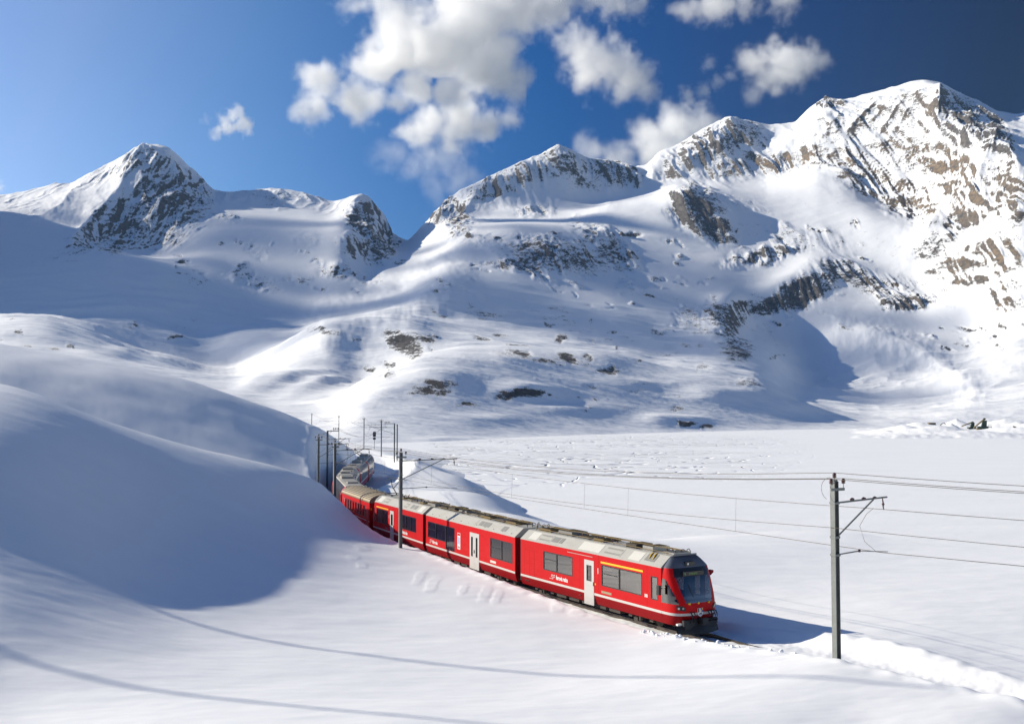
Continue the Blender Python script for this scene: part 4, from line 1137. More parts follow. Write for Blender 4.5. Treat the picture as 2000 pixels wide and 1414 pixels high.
def front_gear(parent, xb, out, full=True):
    """everything hung on the leading end"""
    xf = xb + 1.2
    # snow plough, wings swept back from the middle
    m = MB(); prof = [(0.06, 0.06), (0.16, 0.05), (0.30, -0.02), (0.44, -0.10)]
    rows = []
    for y in np.linspace(-1.22, 1.22, 13):
        f = 1.42 - 0.42 * (abs(y) / 1.22) ** 1.4
        rows.append([(xb + f + o, y, z) for z, o in prof])
    m.strip(rows[::-1], True); back = [[(p[0] - 0.05, p[1], p[2]) for p in r] for r in rows]; m.strip(back, True)
    m.box(xb + 0.3, xb + 1.25, -0.9, 0.9, 0.28, 0.50)
    pl = m.build('snow_plough', DARK, parent)
    for s in (-1, 1): MB().box(xb + 0.92, xb + 1.06, *sorted((s * 0.95, s * 1.2)), 0.46, 0.54).build('step', WHITE, pl)
    m = MB()
    m.prism([(-0.10, 0.52), (0.10, 0.52), (0.10, 0.74), (-0.10, 0.74)], xf - 0.05, xf + 0.34, 'x'); m.box(xf + 0.28, xf + 0.40, -0.16, 0.16, 0.48, 0.80)
    for s in (-1, 1): m.box(xf - 0.08, xf + 0.06, *sorted((s * 0.2, s * 1.0)), 0.44, 0.70)
    m.build('coupler', DARK, parent)
    for s, ys in ((1, (0.42, 0.58, 0.74, 0.86)), (-1, (0.42, 0.60))):
        for y in ys:
            MB().tube([(xf - 0.1, s * y, 1.02), (xf + 0.10, s * y, 1.05), (xf + 0.20, s * y, 0.86), (xf + 0.17, s * (y + 0.04), 0.62), (xf + 0.04, s * y, 0.56)], 0.028, 6).build('hose', DARK, parent)
    # headlights: slanted dark housings with two lenses each
    for s in (-1, 1):
        m = MB()
        def fp(t, z):   # a point on the curved nose
            a = t; c, sn = math.cos(R(a)), math.sin(R(a))
            return Vector((xb + 1.20 * abs(c) ** 0.55 + 0.03, s * (1.325 * abs(sn) ** 0.62 + 0.02), z))
        q = [fp(26, 1.10), fp(52, 1.16), fp(54, 1.34), fp(34, 1.34), fp(26, 1.24)]
        q2 = [p - Vector((0.03, s * 0.02, 0)) for p in q]
        m.add(q + q2, [(0, 1, 2, 3, 4) if s > 0 else (4, 3, 2, 1, 0)] + [(i, (i + 1) % 5, 5 + (i + 1) % 5, 5 + i) if s < 0 else (i, 5 + i, 5 + (i + 1) % 5, (i + 1) % 5) for i in range(5)])
        hl = m.build('headlight', FRAME, parent)
        for a in (33, 46):
            p = fp(a, 1.235) + Vector((0.004, s * 0.006, 0)); nrm = Vector((math.cos(R(a * 0.7)), s * math.sin(R(a * 0.7)), 0))
            u = Vector((0, 0, 1)); v = nrm.cross(u)
            ring = [p + nrm * 0.012 + (u * math.cos(k * math.pi / 6) + v * math.sin(k * math.pi / 6)) * 0.05 for k in range(12)]
            MB().add(ring, [tuple(range(12)), tuple(range(12))[::-1]]).build('lens', LAMPG, hl)
    for y in (-0.62, -0.1, 0.52):
        p = Vector((xb + 1.21, y, 1.44)); m = MB(); m.tube([p - Vector((0.05, 0, 0)), p + Vector((0.03, 0, 0))], 0.05, 8); m.build('marker_lamp', YEL, parent)
    # mirrors
    m = MB(); m.prism([(xb + 0.06, 1.78), (xb + 0.24, 1.78), (xb + 0.24, 2.22), (xb + 0.06, 2.22)], -1.66, -1.52, 'y'); m.tube([(xb + 0.1, -1.32, 2.05), (xb + 0.12, -1.55, 2.08)], 0.02, 5); m.build('mirror', FRAME, parent)
    m = MB(); m.prism([(xb + 0.1, 2.45), (xb + 0.30, 2.62), (xb + 0.30, 2.72), (xb + 0.05, 2.72)], 1.36, 1.60, 'y'); m.build('mirror', DRED, parent)
    # wiper and display
    MB().tube([(xb + 1.12, -0.10, 1.50), (xb + 1.10, -0.32, 1.75), (xb + 0.92, -0.45, 2.30)], 0.014, 4).build('wiper', FRAME, out['windshield'])
    d = MB(); d.box(xb + 0.60, xb + 0.735, -0.62, 0.62, 2.64, 2.84); dd = d.build('destination_display', FRAME, parent)
    me = text_mesh('R', 0.15, GREENT, 0.8, 0.002); obj('lettering', me, dd, (xb + 0.738, -0.52, 2.69), (R(90), 0, R(90)))
    me = text_mesh('ST.MORITZ', 0.125, GREENT, 0.8, 0.002); obj('lettering', me, dd, (xb + 0.738, -0.26, 2.69), (R(90), 0, R(90)))
    # top lamp in its recess
    m = MB(); m.prism([(-0.30, 3.06), (0.36, 3.06), (0.22, 3.26), (-0.30, 3.26)], xb + 0.40, xb + 0.535, 'x'); tl = m.build('top_lamp_housing', FRAME, parent)
    MB().tube([(xb + 0.53, -0.15, 3.16), (xb + 0.545, -0.15, 3.16)], 0.05, 10).build('lens', LAMPG, tl)
    MB().box(xb + 0.03, xb + 0.12, -0.72, 0.72, 3.50, 3.56).build('roof_lip', CABR, parent)
    # coat of arms below the windscreen
    xs = xb + 1.222; sh = MB()
    sh.prism([(-0.15, 1.20), (0.15, 1.20), (0.15, 0.98), (0.10, 0.86), (0.0, 0.80), (-0.10, 0.86), (-0.15, 0.98)], xs - 0.03, xs + 0.012, 'x')
    shield = sh.build('coat_of_arms', WHITE, parent)
    MB().box(xs + 0.012, xs + 0.018, -0.145, -0.075, 1.02, 1.195).build('field', FRAME, shield)
    MB().box(xs + 0.012, xs + 0.018, 0.005, 0.075, 1.11, 1.195).build('field', BLUE, shield)
    MB().box(xs + 0.012, xs + 0.018, 0.075, 0.145, 1.11, 1.195).build('field', YEL, shield)
    MB().box(xs + 0.012, xs + 0.018, 0.005, 0.075, 1.02, 1.11).build('field', YEL, shield)
    MB().box(xs + 0.012, xs + 0.018, 0.075, 0.145, 1.02, 1.11).build('field', BLUE, shield)
    b = MB(); P_ = [(-0.07, 0.90), (-0.03, 0.90), (-0.03, 0.94), (0.03, 0.94), (0.04, 0.90), (0.07, 0.90), (0.06, 0.97), (0.09, 0.99), (0.05, 1.00), (0.0, 0.975), (-0.06, 0.97)]
    b.prism(P_, xs + 0.012, xs + 0.018, 'x'); b.build('ibex', FRAME, shield)
    # driver's desk and bulkhead seen through the glass
    m = MB(); m.prism([(xb + 0.3, 0.95), (xb + 0.95, 0.95), (xb + 0.95, 1.35), (xb + 0.55, 1.45), (xb + 0.3, 1.40)], -1.0, 1.0, 'y'); m.build('driver_desk', ROOFD, parent)
    m = MB(); m.box(xb - 1.0, xb - 0.94, -1.2, 0.1, 0.95, 2.8); m.build('bulkhead', DRED, parent)
    m = MB(); m.box(xb - 0.35, xb + 0.1, -0.55, -0.1, 1.25, 1.35); m.box(xb - 0.42, xb - 0.33, -0.55, -0.1, 1.3, 2.0); m.build('driver_seat', SEAT, parent)

def place_car(root, s0, s1, flip=False):
    """stand the car on the line between two arc lengths (s grows away from the camera); +x faces the camera end"""
    a, _ = track_at(s0); b, _ = track_at(s1)
    mid = (a + b) / 2; d = a - b
    root.location = mid; root.rotation_euler = (0, -math.atan2(d.z, math.hypot(d.x, d.y)), math.atan2(d.y, d.x))

S0 = track_s(49.4)                        # nose of the train
# ---- leading car
LF = 14.35; xr, xb = -LF / 2, LF / 2 - 1.2
c1 = tag(empty('railcar'), 'red leading railcar with rounded cab, yellow stripe and ferrovia retica lettering', 'railcar', 'red three-car railcar unit')
def xl(d): return xr + d                   # metres from the rear end
H1 = [(xl(2.5), xl(5.5), 1.55, 2.58), (xl(8.2), xl(11.65), 1.46, 2.53), (xl(12.34), xl(12.9), 1.42, 2.52), (xl(6.64), xl(7.54), 0.9, 2.62)]
body, rf = car_shell(c1, xr, xb, H1, cab=1)
for s in (-1, 1):
    window(c1, s, *H1[0], splits=(xl(3.9),), bar=2.16 ); window(c1, s, *H1[1], splits=(xl(9.75),), bar=2.1)
    window(c1, s, *H1[2])
    door(c1, s, xl(6.64), xl(7.54), 0.34, 2.62, (0.24, 0.76, 1.55, 2.36))
    MB().box(xl(8.15), xl(11.72), *sorted((s * HW, s * (HW + 0.006))), 2.60, 2.69).build('first_class_stripe', YEL, c1)
    MB().box(xl(8.2), xl(9.1), *sorted((s * HW, s * (HW + 0.008))), 1.10, 1.22).build('builder_plate', plain('plate_ochre', (0.30, 0.24, 0.14), 0.6), c1)
    side_text(c1, s, '1', xl(7.82) if s < 0 else xl(7.98), 2.02, 0.42, 0.75)
    if s < 0:
        logo(c1, s, xl(3.3), 1.16, 0.24, False); side_text(c1, s, 'ferrovia retica', xl(3.85), 1.18, 0.33, 0.62, 0.008)
        side_text(c1, s, '3503', xl(11.85), 1.46, 0.2, 0.62)
    else:
        logo(c1, s, xl(5.4), 1.16, 0.24, True); side_text(c1, s, 'ferrovia retica', xl(4.85), 1.18, 0.33, 0.62, 0.008)
        side_text(c1, s, '3503', xl(12.2), 1.46, 0.2, 0.62)
    for a, b, k in ((0.75, 1.65, 'panel'), (1.75, 3.0, 'louvre'), (3.1, 3.75, 'grille'), (3.85, 4.2, 'grille'), (5.95, 7.9, 'panel'), (8.2, 9.7, 'louvre'), (10.4, 11.35, 'panel')):
        roof_panel(c1, s, xl(a), xl(b), k)
    m = MB(); ya = s * 1.0
    roof_panel(c1, s, xl(11.6), xl(12.4), 'grille', 0.15, 1.05)
    for k in range(2): MB().tube([(xl(11.8 + 0.3 * k), s * 0.7, 3.52), (xl(11.85 + 0.3 * k), s * 0.9, 3.46), (xl(11.9 + 0.3 * k), s * 1.08, 3.26)], 0.03, 6).build('cable', YEL, c1)
    MB().box(xl(7.62), xl(7.70), *sorted((s * HW, s * (HW + 0.012))), 1.42, 1.5).build('door_button', YEL, c1)
    for d in (0.5, 0.75, 6.1): MB().box(xl(d), xl(d) + 0.12, *sorted((s * (ysk(0.7) - 0.01), s * (ysk(0.7) + 0.02))), 0.66, 0.72).build('socket', DARK, c1)
    MB().box(xl(5.0), xl(7.4), *sorted((s * HW, s * (HW + 0.012))), 2.80, 2.825).build('rain_gutter', ROOF, c1)
for s in (-1, 1):
    for a, b, c, d in ((0.45, 1.55, 1.02, 2.45), (1.0, 1.012, 1.02, 2.45), (6.2, 6.21, 1.02, 2.98), (12.05, 12.06, 1.02, 2.98), (7.95, 7.96, 1.02, 2.98)):
        m = MB(); y0, y1 = sorted((s * HW, s * (HW + 0.003)))
        if b - a > 0.1:
            for q in ((a, b, c, c + 0.012), (a, b, d - 0.012, d), (a, a + 0.012, c + 0.012, d - 0.012), (b - 0.012, b, c + 0.012, d - 0.012)): m.box(xl(q[0]), xl(q[1]), y0, y1, q[2], q[3])
        else: m.box(xl(a), xl(b), y0, y1, c, d)
        m.build('panel_seam', DRED, c1)
seats(c1, [xl(d) for d in (2.7, 3.7, 4.7, 8.4, 9.3, 10.2, 11.1)])
bogie(c1, xl(2.2)); bogie(c1, xl(11.2))
roof_kit(c1, xr, xb + 0.2, 5)
out1, _, _ = nose(c1, xb, 1); front_gear(c1, xb, out1)
e1 = S0 + LF
place_car(c1, S0, e1)
gangway(c1, xr - 0.62, xr)
# ---- middle car
LM = 14.75; xr, xq = -LM / 2, LM / 2
c2 = tag(empty('railcar'), 'red middle railcar with double grey doors and Viafier retica lettering', 'railcar', 'red three-car railcar unit')
H2 = [(xl(0.4), xl(3.8), 1.5, 2.6), (xl(3.8), xl(5.4), 0.98 + 0.05, 2.6), (xl(8.0), xl(9.5), 0.9, 2.62), (xl(11.2), xl(14.4), 1.4, 2.6)]
car_shell(c2, xr, xq, H2)
for s in (-1, 1):
    window(c2, s, *H2[0], splits=(xl(1.95),), glass=GLASSD, bar=2.1); window(c2, s, *H2[1], glass=GLASSD); window(c2, s, *H2[3], splits=(xl(12.85),), glass=GLASSD, bar=2.05)
    door(c2, s, xl(8.0), xl(9.5), 0.34, 2.62, (0.3, 0.7, 1.12, 2.36), True)
    po = MB().box(xl(5.9), xl(6.38), *sorted((s * HW, s * (HW + 0.006))), 1.30, 2.36).build('notice', WHITE, c2)
    MB().box(xl(5.94), xl(6.34), *sorted((s * (HW + 0.006), s * (HW + 0.010))), 2.18, 2.33).build('heading', RED, po)
    MB().box(xl(5.97), xl(6.31), *sorted((s * (HW + 0.006), s * (HW + 0.010))), 1.62, 2.10).build('picture', plain('notice_blue', (0.32, 0.40, 0.62), 0.5), po)
    MB().box(xl(5.97), xl(6.31), *sorted((s * (HW + 0.006), s * (HW + 0.010))), 1.36, 1.50).build('footer', INT, po)
    MB().box(xl(11.2), xl(12.05), *sorted((s * HW, s * (HW + 0.008))), 1.10, 1.24).build('sign_plate', ROOFL, c2)
    if s < 0: logo(c2, s, xl(0.75), 1.14, 0.24, False); side_text(c2, s, 'Viafier retica', xl(1.25), 1.15, 0.32, 0.62, 0.008)
    else: logo(c2, s, xl(2.9), 1.14, 0.24, True); side_text(c2, s, 'Viafier retica', xl(2.4), 1.15, 0.32, 0.62, 0.008)
    for a, b, k in ((0.5, 2.4, 'plain'), (9.0, 9.5, 'grille'), (9.6, 10.6, 'grille'), (12.4, 13.1, 'grille')):
        if k != 'plain': roof_panel(c2, s, xl(a), xl(b), k)
    for d in np.arange(1.0, 14.3, 1.3):
        MB().box(xl(d), xl(d) + 0.05, *sorted((s * 1.18, s * 1.23)), 3.10, 3.16).build('lifting_lug', ROOFD, c2)
    roof_panel(c2, s, xl(6.4), xl(8.6), 'panel', 0.1, 0.95).data.materials[0] = ROOF
seats(c2, [xl(d) for d in (0.6, 1.6, 2.6, 4.6, 11.4, 12.4, 13.4)])
MB().box(xl(3.9), xl(4.5), -1.15, -0.2, 0.95, 1.9).build('partition', BEIGE, c2)
MB().box(xl(8.05), xl(9.45), 0.4, 1.2, 0.95, 1.6).build('partition', BEIGE, c2)
bogie(c2, xl(2.4)); bogie(c2, xl(12.3))
roof_kit(c2, xr, xq, 9)
e2 = e1 + 0.62 + LM
place_car(c2, e1 + 0.62, e2)
gangway(c2, xr - 0.62, xr)
# ---- rear car, cab pointing away
LR = 12.9; xr, xq = -LR / 2, LR / 2; xb2 = xr + 1.2
c3 = tag(empty('railcar'), 'red rear railcar with raised pantograph and Rhätische Bahn lettering', 'railcar', 'red three-car railcar unit')
def xf_(d): return xq - d
H3 = [(xf_(5.0), xf_(1.45), 1.5, 2.58), (xf_(7.6), xf_(6.7), 0.9, 2.62), (xf_(11.2), xf_(8.15), 1.42, 2.53)]
car_shell(c3, xb2, xq, H3, cab=-1)
for s in (-1, 1):
    window(c3, s, *H3[0], splits=(xf_(3.8), xf_(2.6)), glass=GLASSD); window(c3, s, *H3[2], splits=(xf_(9.6),), glass=GLASSD)
    door(c3, s, xf_(7.6), xf_(6.7), 0.34, 2.62, (0.24, 0.76, 1.50, 2.36))
    MB().box(xf_(11.25), xf_(8.1), *sorted((s * HW, s * (HW + 0.006))), 2.60, 2.69).build('first_class_stripe', YEL, c3)
    MB().box(xf_(8.9), xf_(8.2), *sorted((s * HW, s * (HW + 0.008))), 1.10, 1.22).build('builder_plate', ROOFD, c3)
    if s < 0: logo(c3, s, xf_(5.1), 1.14, 0.24, False); side_text(c3, s, 'Rhätische Bahn', xf_(4.6), 1.15, 0.32, 0.6, 0.008); side_text(c3, s, '1', xf_(7.95), 2.0, 0.4, 0.75)
    else: logo(c3, s, xf_(2.7), 1.14, 0.24, True); side_text(c3, s, 'Rhätische Bahn', xf_(3.2), 1.15, 0.32, 0.6, 0.008)
    for a, b, k in ((0.5, 1.4, 'panel'), (2.0, 2.6, 'grille'), (2.8, 3.3, 'grille'), (4.0, 4.8, 'louvre'), (8.6, 9.8, 'louvre'), (10.1, 11.2, 'panel')):
        roof_panel(c3, s, xf_(b), xf_(a), k)
    roof_panel(c3, s, xf_(11.9), xf_(11.3), 'grille', 0.1, 1.0)
seats(c3, [xf_(d) for d in (2.0, 3.0, 4.0, 4.8, 8.8, 9.8, 10.8)])
bogie(c3, xf_(2.4)); bogie(c3, xf_(10.2))
roof_kit(c3, xb2 + 3.4, xq, 13)
nose(c3, xb2, -1)
MB().box(xb2 - 1.35, xb2 - 0.4, -0.9, 0.9, 0.1, 0.5).build('snow_plough', DARK, c3)
# raised single-arm pantograph
pg = MB(); X0 = xf_(10.7)
pg.box(X0 - 0.9, X0 + 0.9, -0.5, -0.42, 3.62, 3.68); pg.box(X0 - 0.9, X0 + 0.9, 0.42, 0.5, 3.62, 3.68); pg.box(X0 - 0.9, X0 - 0.82, -0.5, 0.5, 3.62, 3.68); pg.box(X0 + 0.82, X0 + 0.9, -0.5, 0.5, 3.62, 3.68)
for x in (-0.8, 0.8):
    for y in (-0.45, 0.45): pg.tube([(X0 + x, y, 3.49), (X0 + x, y, 3.63)], 0.05, 6)
pan = pg.build('pantograph', DARK, c3)
MB().tube([(X0 + 0.6, 0, 3.68), (X0 - 0.25, 0, 4.12)], 0.055, 6).build('lower_arm', DARK, pan)
for s in (-1, 1): MB().tube([(X0 - 0.25, s * 0.06, 4.12), (X0 + 0.45, s * 0.42, 4.86)], 0.032, 5).build('upper_arm', DARK, pan)
m = MB()
for x in (0.3, 0.62): m.tube([(X0 + x, -0.85, 4.74), (X0 + x, -0.62, 4.90), (X0 + x, 0.62, 4.90), (X0 + x, 0.85, 4.74)], 0.022, 5)
m.tube([(X0 + 0.3, -0.4, 4.87), (X0 + 0.62, -0.4, 4.87)], 0.02, 4); m.tube([(X0 + 0.3, 0.4, 4.87), (X0 + 0.62, 0.4, 4.87)], 0.02, 4)
m.build('collector_head', ALU, pan)
e3 = e2 + 0.62 + LR
place_car(c3, e2 + 0.62, e3)

# ================================================================== OLDER COACH behind the unit
def arch(hw, ze, zc, n=12, o=0.0):
    return [((hw + o) * math.cos(math.pi * k / n), ze + (zc - ze + o) * math.sin(math.pi * k / n) ** 0.9) for k in range(n + 1)]
LA = 11.6; xr, xq = -LA / 2, LA / 2; hw = 1.30
ca = tag(empty('coach'), 'older red coach with ribbed brown roof behind the railcar unit', 'coach')
NW = 8; wx0 = [xr + 1.5 + k * 1.1 for k in range(NW)]
HA = [(x, x + 0.72, 1.45, 2.42) for x in wx0]
m = MB(); li = MB()
for s in (-1, 1):
    for a, b, c, d in wall_cells(xr, xq, 0.5, 2.78, HA):
        q = [(a, s * hw, c), (b, s * hw, c), (b, s * hw, d), (a, s * hw, d)]; m.add(q, [(0, 1, 2, 3)] if s < 0 else [(3, 2, 1, 0)])
        li.add([(a, s * (hw - 0.05), c), (b, s * (hw - 0.05), c), (b, s * (hw - 0.05), d), (a, s * (hw - 0.05), d)], [(3, 2, 1, 0)])
m.prism([(hw, 0.5), (hw, 2.78), (-hw, 2.78), (-hw, 0.5)], xr - 0.001, xr - 0.03, 'x'); m.prism([(hw, 0.5), (hw, 2.78), (-hw, 2.78), (-hw, 0.5)], xq + 0.001, xq + 0.03, 'x')
pe = arch(hw - 0.02, 2.76, 3.40)
m.prism(pe, xr - 0.001, xr - 0.03, 'x'); m.prism(pe, xq + 0.001, xq + 0.03, 'x')
m.build('body', RED, ca)
li.box(xr, xq, -1.2, 1.2, 0.9, 0.95); li.box(xr, xq, -1.2, 1.2, 2.6, 2.66); li.build('interior', INT, ca)
for s in (-1, 1):
    for h_ in HA: window(ca, s, *h_, glass=GLASSD, y=hw)
    MB().box(xr, xq, *sorted((s * hw, s * (hw + 0.006))), 1.18, 1.23).build('stripe', WHITE, ca)
    MB().box(xr + 0.35, xr + 1.15, *sorted((s * hw, s * (hw + 0.012))), 0.6, 2.5).build('door', CRIM, ca)
    MB().box(xq - 1.15, xq - 0.35, *sorted((s * hw, s * (hw + 0.012))), 0.6, 2.5).build('door', CRIM, ca)
    me = text_mesh('2', 0.4, WHITE, 0.8, 0.006); obj('lettering', me, ca, (xr + 1.22, s * (hw + 0.006), 2.1), (R(90), 0, 0 if s < 0 else R(180)))
rm = MB(); ro = arch(hw + 0.03, 2.74, 3.42, 16)
rm.prism(ro, xr - 0.05, xq + 0.05, 'x', True); ra = rm.build('roof', TAN, ca)
for k in range(2, 15):
    y, z = ro[k]
    MB().box(xr, xq, y - 0.018, y + 0.018, z - 0.01, z + 0.035).build('roof_rib', TAND, ra)
for x in (xq - 2.6,):
    MB().prism(arch(hw + 0.03, 2.74, 3.42, 16, 0.02), x, x + 0.06, 'x', True).build('roof_seam', TAND, ra)
for k in range(4):
    m = MB(); m.tube([(xr + 2 + k * 2.4, 0.45, 3.36), (xr + 2 + k * 2.4, 0.45, 3.50)], 0.11, 8); m.tube([(xr + 2 + k * 2.4, 0.45, 3.49), (xr + 2 + k * 2.4, 0.45, 3.53)], 0.16, 8); m.build('ventilator', ALU, ra)
bogie(ca, xr + 2.2); bogie(ca, xq - 2.2)
MB().box(xr + 0.3, xq - 0.3, -0.95, 0.95, 0.35, 0.62).build('underframe', STEEL, ca)
MB().box(xq + 0.03, xq + 0.40, -0.62, 0.62, 0.7, 2.7).build('gangway', DARK, ca)
MB().box(xq - 0.02, xq + 0.07, -1.22, -1.10, 2.15, 2.32).build('marker_lamp', YEL, ca)
sA = e3 + 0.35; place_car(ca, sA, sA + LA); sA += LA + 0.45

# ================================================================== PANORAMA COACHES
LP = 16.2; xr, xq = -LP / 2, LP / 2
def pano():
    root = empty('panorama_coach')
    sec = [(1.22, 0.45), (1.31, 0.70), (1.325, 1.28), (1.325, 1.36)]
    gl = [(1.322, 1.36), (1.32, 1.9), (1.31, 2.40), (1.25, 2.72), (1.10, 3.00), (0.88, 3.22)]
    m = MB()
    for s in (-1, 1):
        rows = [[(x, s * y, z) for y, z in sec[:3]] for x in (xr, xq)]
        m.strip(rows if s > 0 else rows[::-1], False)
    m.build('body', CRIM, root)
    for s in (-1, 1): MB().box(xr, xq, *sorted((s * 1.31, s * 1.329)), 1.28, 1.38).build('stripe', WHITE, root)
    # solid vestibules at both ends
    ring = [(1.325, 0.45), (1.325, 2.40), (1.26, 2.72), (1.11, 3.01), (0.89, 3.23), (0.8, 3.30), (-0.8, 3.30), (-0.89, 3.23), (-1.11, 3.01), (-1.26, 2.72), (-1.325, 2.40), (-1.325, 0.45)]
    for a, b in ((xr, xr + 1.15), (xq - 1.15, xq)):
        MB().prism(ring, a, b, 'x').build('vestibule', CRIM, root)
        for s in (-1, 1): MB().box(a + 0.2, a + 0.9, *sorted((s * 1.32, s * 1.34)), 0.5, 2.5).build('door', DRED, root)
    roof = MB().prism([(0.90, 3.20), (0.86, 3.30), (0.6, 3.36), (-0.6, 3.36), (-0.86, 3.30), (-0.90, 3.20)], xr, xq, 'x').build('roof', PROOF, root)
    MB().box(xr + 3.0, xr + 5.4, -0.62, 0.62, 3.36, 3.60).build('air_conditioner', PROOF, roof)
    MB().box(xr + 3.2, xr + 4.2, -0.45, 0.45, 3.60, 3.63).build('grille', ROOFD, roof)
    MB().box(xq - 4.6, xq - 3.2, -0.5, 0.5, 3.36, 3.52).build('air_conditioner', PROOF, roof)
    NB = 9; xs = np.linspace(xr + 1.15, xq - 1.15, NB + 1)
    for s in (-1, 1):
        for k in range(NB):
            m = MB(); rows = [[(x, s * y, z) for y, z in gl] for x in (xs[k] + 0.05, xs[k + 1] - 0.05)]
            m.strip(rows if s > 0 else rows[::-1], True); m.build('window_pane', GLASSP, root)
        for k in range(NB + 1):
            m = MB(); w = 0.055
            o_ = [[(x, s * (y + 0.012), z + 0.008) for y, z in gl] for x in (xs[k] - w, xs[k] + w)]
            i_ = [[(x, s * (y - 0.05), z - 0.03) for y, z in gl] for x in (xs[k] - w, xs[k] + w)]
            m.strip(o_ if s > 0 else o_[::-1], True); m.strip(i_ if s < 0 else i_[::-1], True)
            for r_ in (0, 1): m.strip([o_[r_], i_[r_]], False)
            m.build('pillar', PILL, root)
    m = MB(); m.box(xr + 1.1, xq - 1.1, -1.2, 1.2, 0.95, 1.0)
    for x in np.arange(xr + 1.6, xq - 1.8, 1.7):
        for s in (-1, 1): m.box(x, x + 0.12, *sorted((s * 0.3, s * 1.15)), 1.0, 2.05)
    m.build('interior', SEAT, root)
    bogie(root, xr + 2.3); bogie(root, xq - 2.3)
    MB().box(xr + 0.3, xq - 0.3, -0.95, 0.95, 0.32, 0.6).build('underframe', STEEL, root)
    for x in (xr, xq): MB().box(min(x, x + math.copysign(0.4, x)), max(x, x + math.copysign(0.4, x)), -0.7, 0.7, 0.7, 2.8).build('gangway', DARK, root)
    return root
PL = ['panoramic coach with curved roof windows in sunlight, right behind the brown-roofed coach', 'shaded panoramic coach just past the bend, second in the row of panoramic coaches',
      'shaded panoramic coach in the middle of the straight beyond the bend', 'shaded panoramic coach farthest back, last coach in sight']
pp = pano()
for k in range(4):
    o = pp if k == 0 else copy_tree(pp)
    tag(o, PL[k], 'coach', 'panoramic coaches at the rear of the train')
    place_car(o, sA, sA + LP); sA += LP + 0.85
# ================================================================== OVERHEAD LINE
def gz(x, y):
    z, _, _ = ground_z(np.array([[x]], float), np.array([[y]], float), False)
    return float(z[0, 0])

def nearest(x, y):
    d = ((_tp2 - np.array([x, y])) ** 2).sum(1); i = int(d.argmin())
    return TRACK[i]

INS = MB(); INS.tube([(0, 0, 0), (0, 0, 0.17)], 0.014, 5); INS_PIN = INS.mesh('pin', ALU)
INS = MB(); INS.tube([(0, 0, 0.15), (0, 0, 0.19), (0, 0, 0.215), (0, 0, 0.245), (0, 0, 0.27), (0, 0, 0.30), (0, 0, 0.32), (0, 0, 0.345)], [0.035, 0.085, 0.05, 0.09, 0.05, 0.08, 0.045, 0.03], 9)
INS_ME = INS.mesh('insulator', BROWNI)

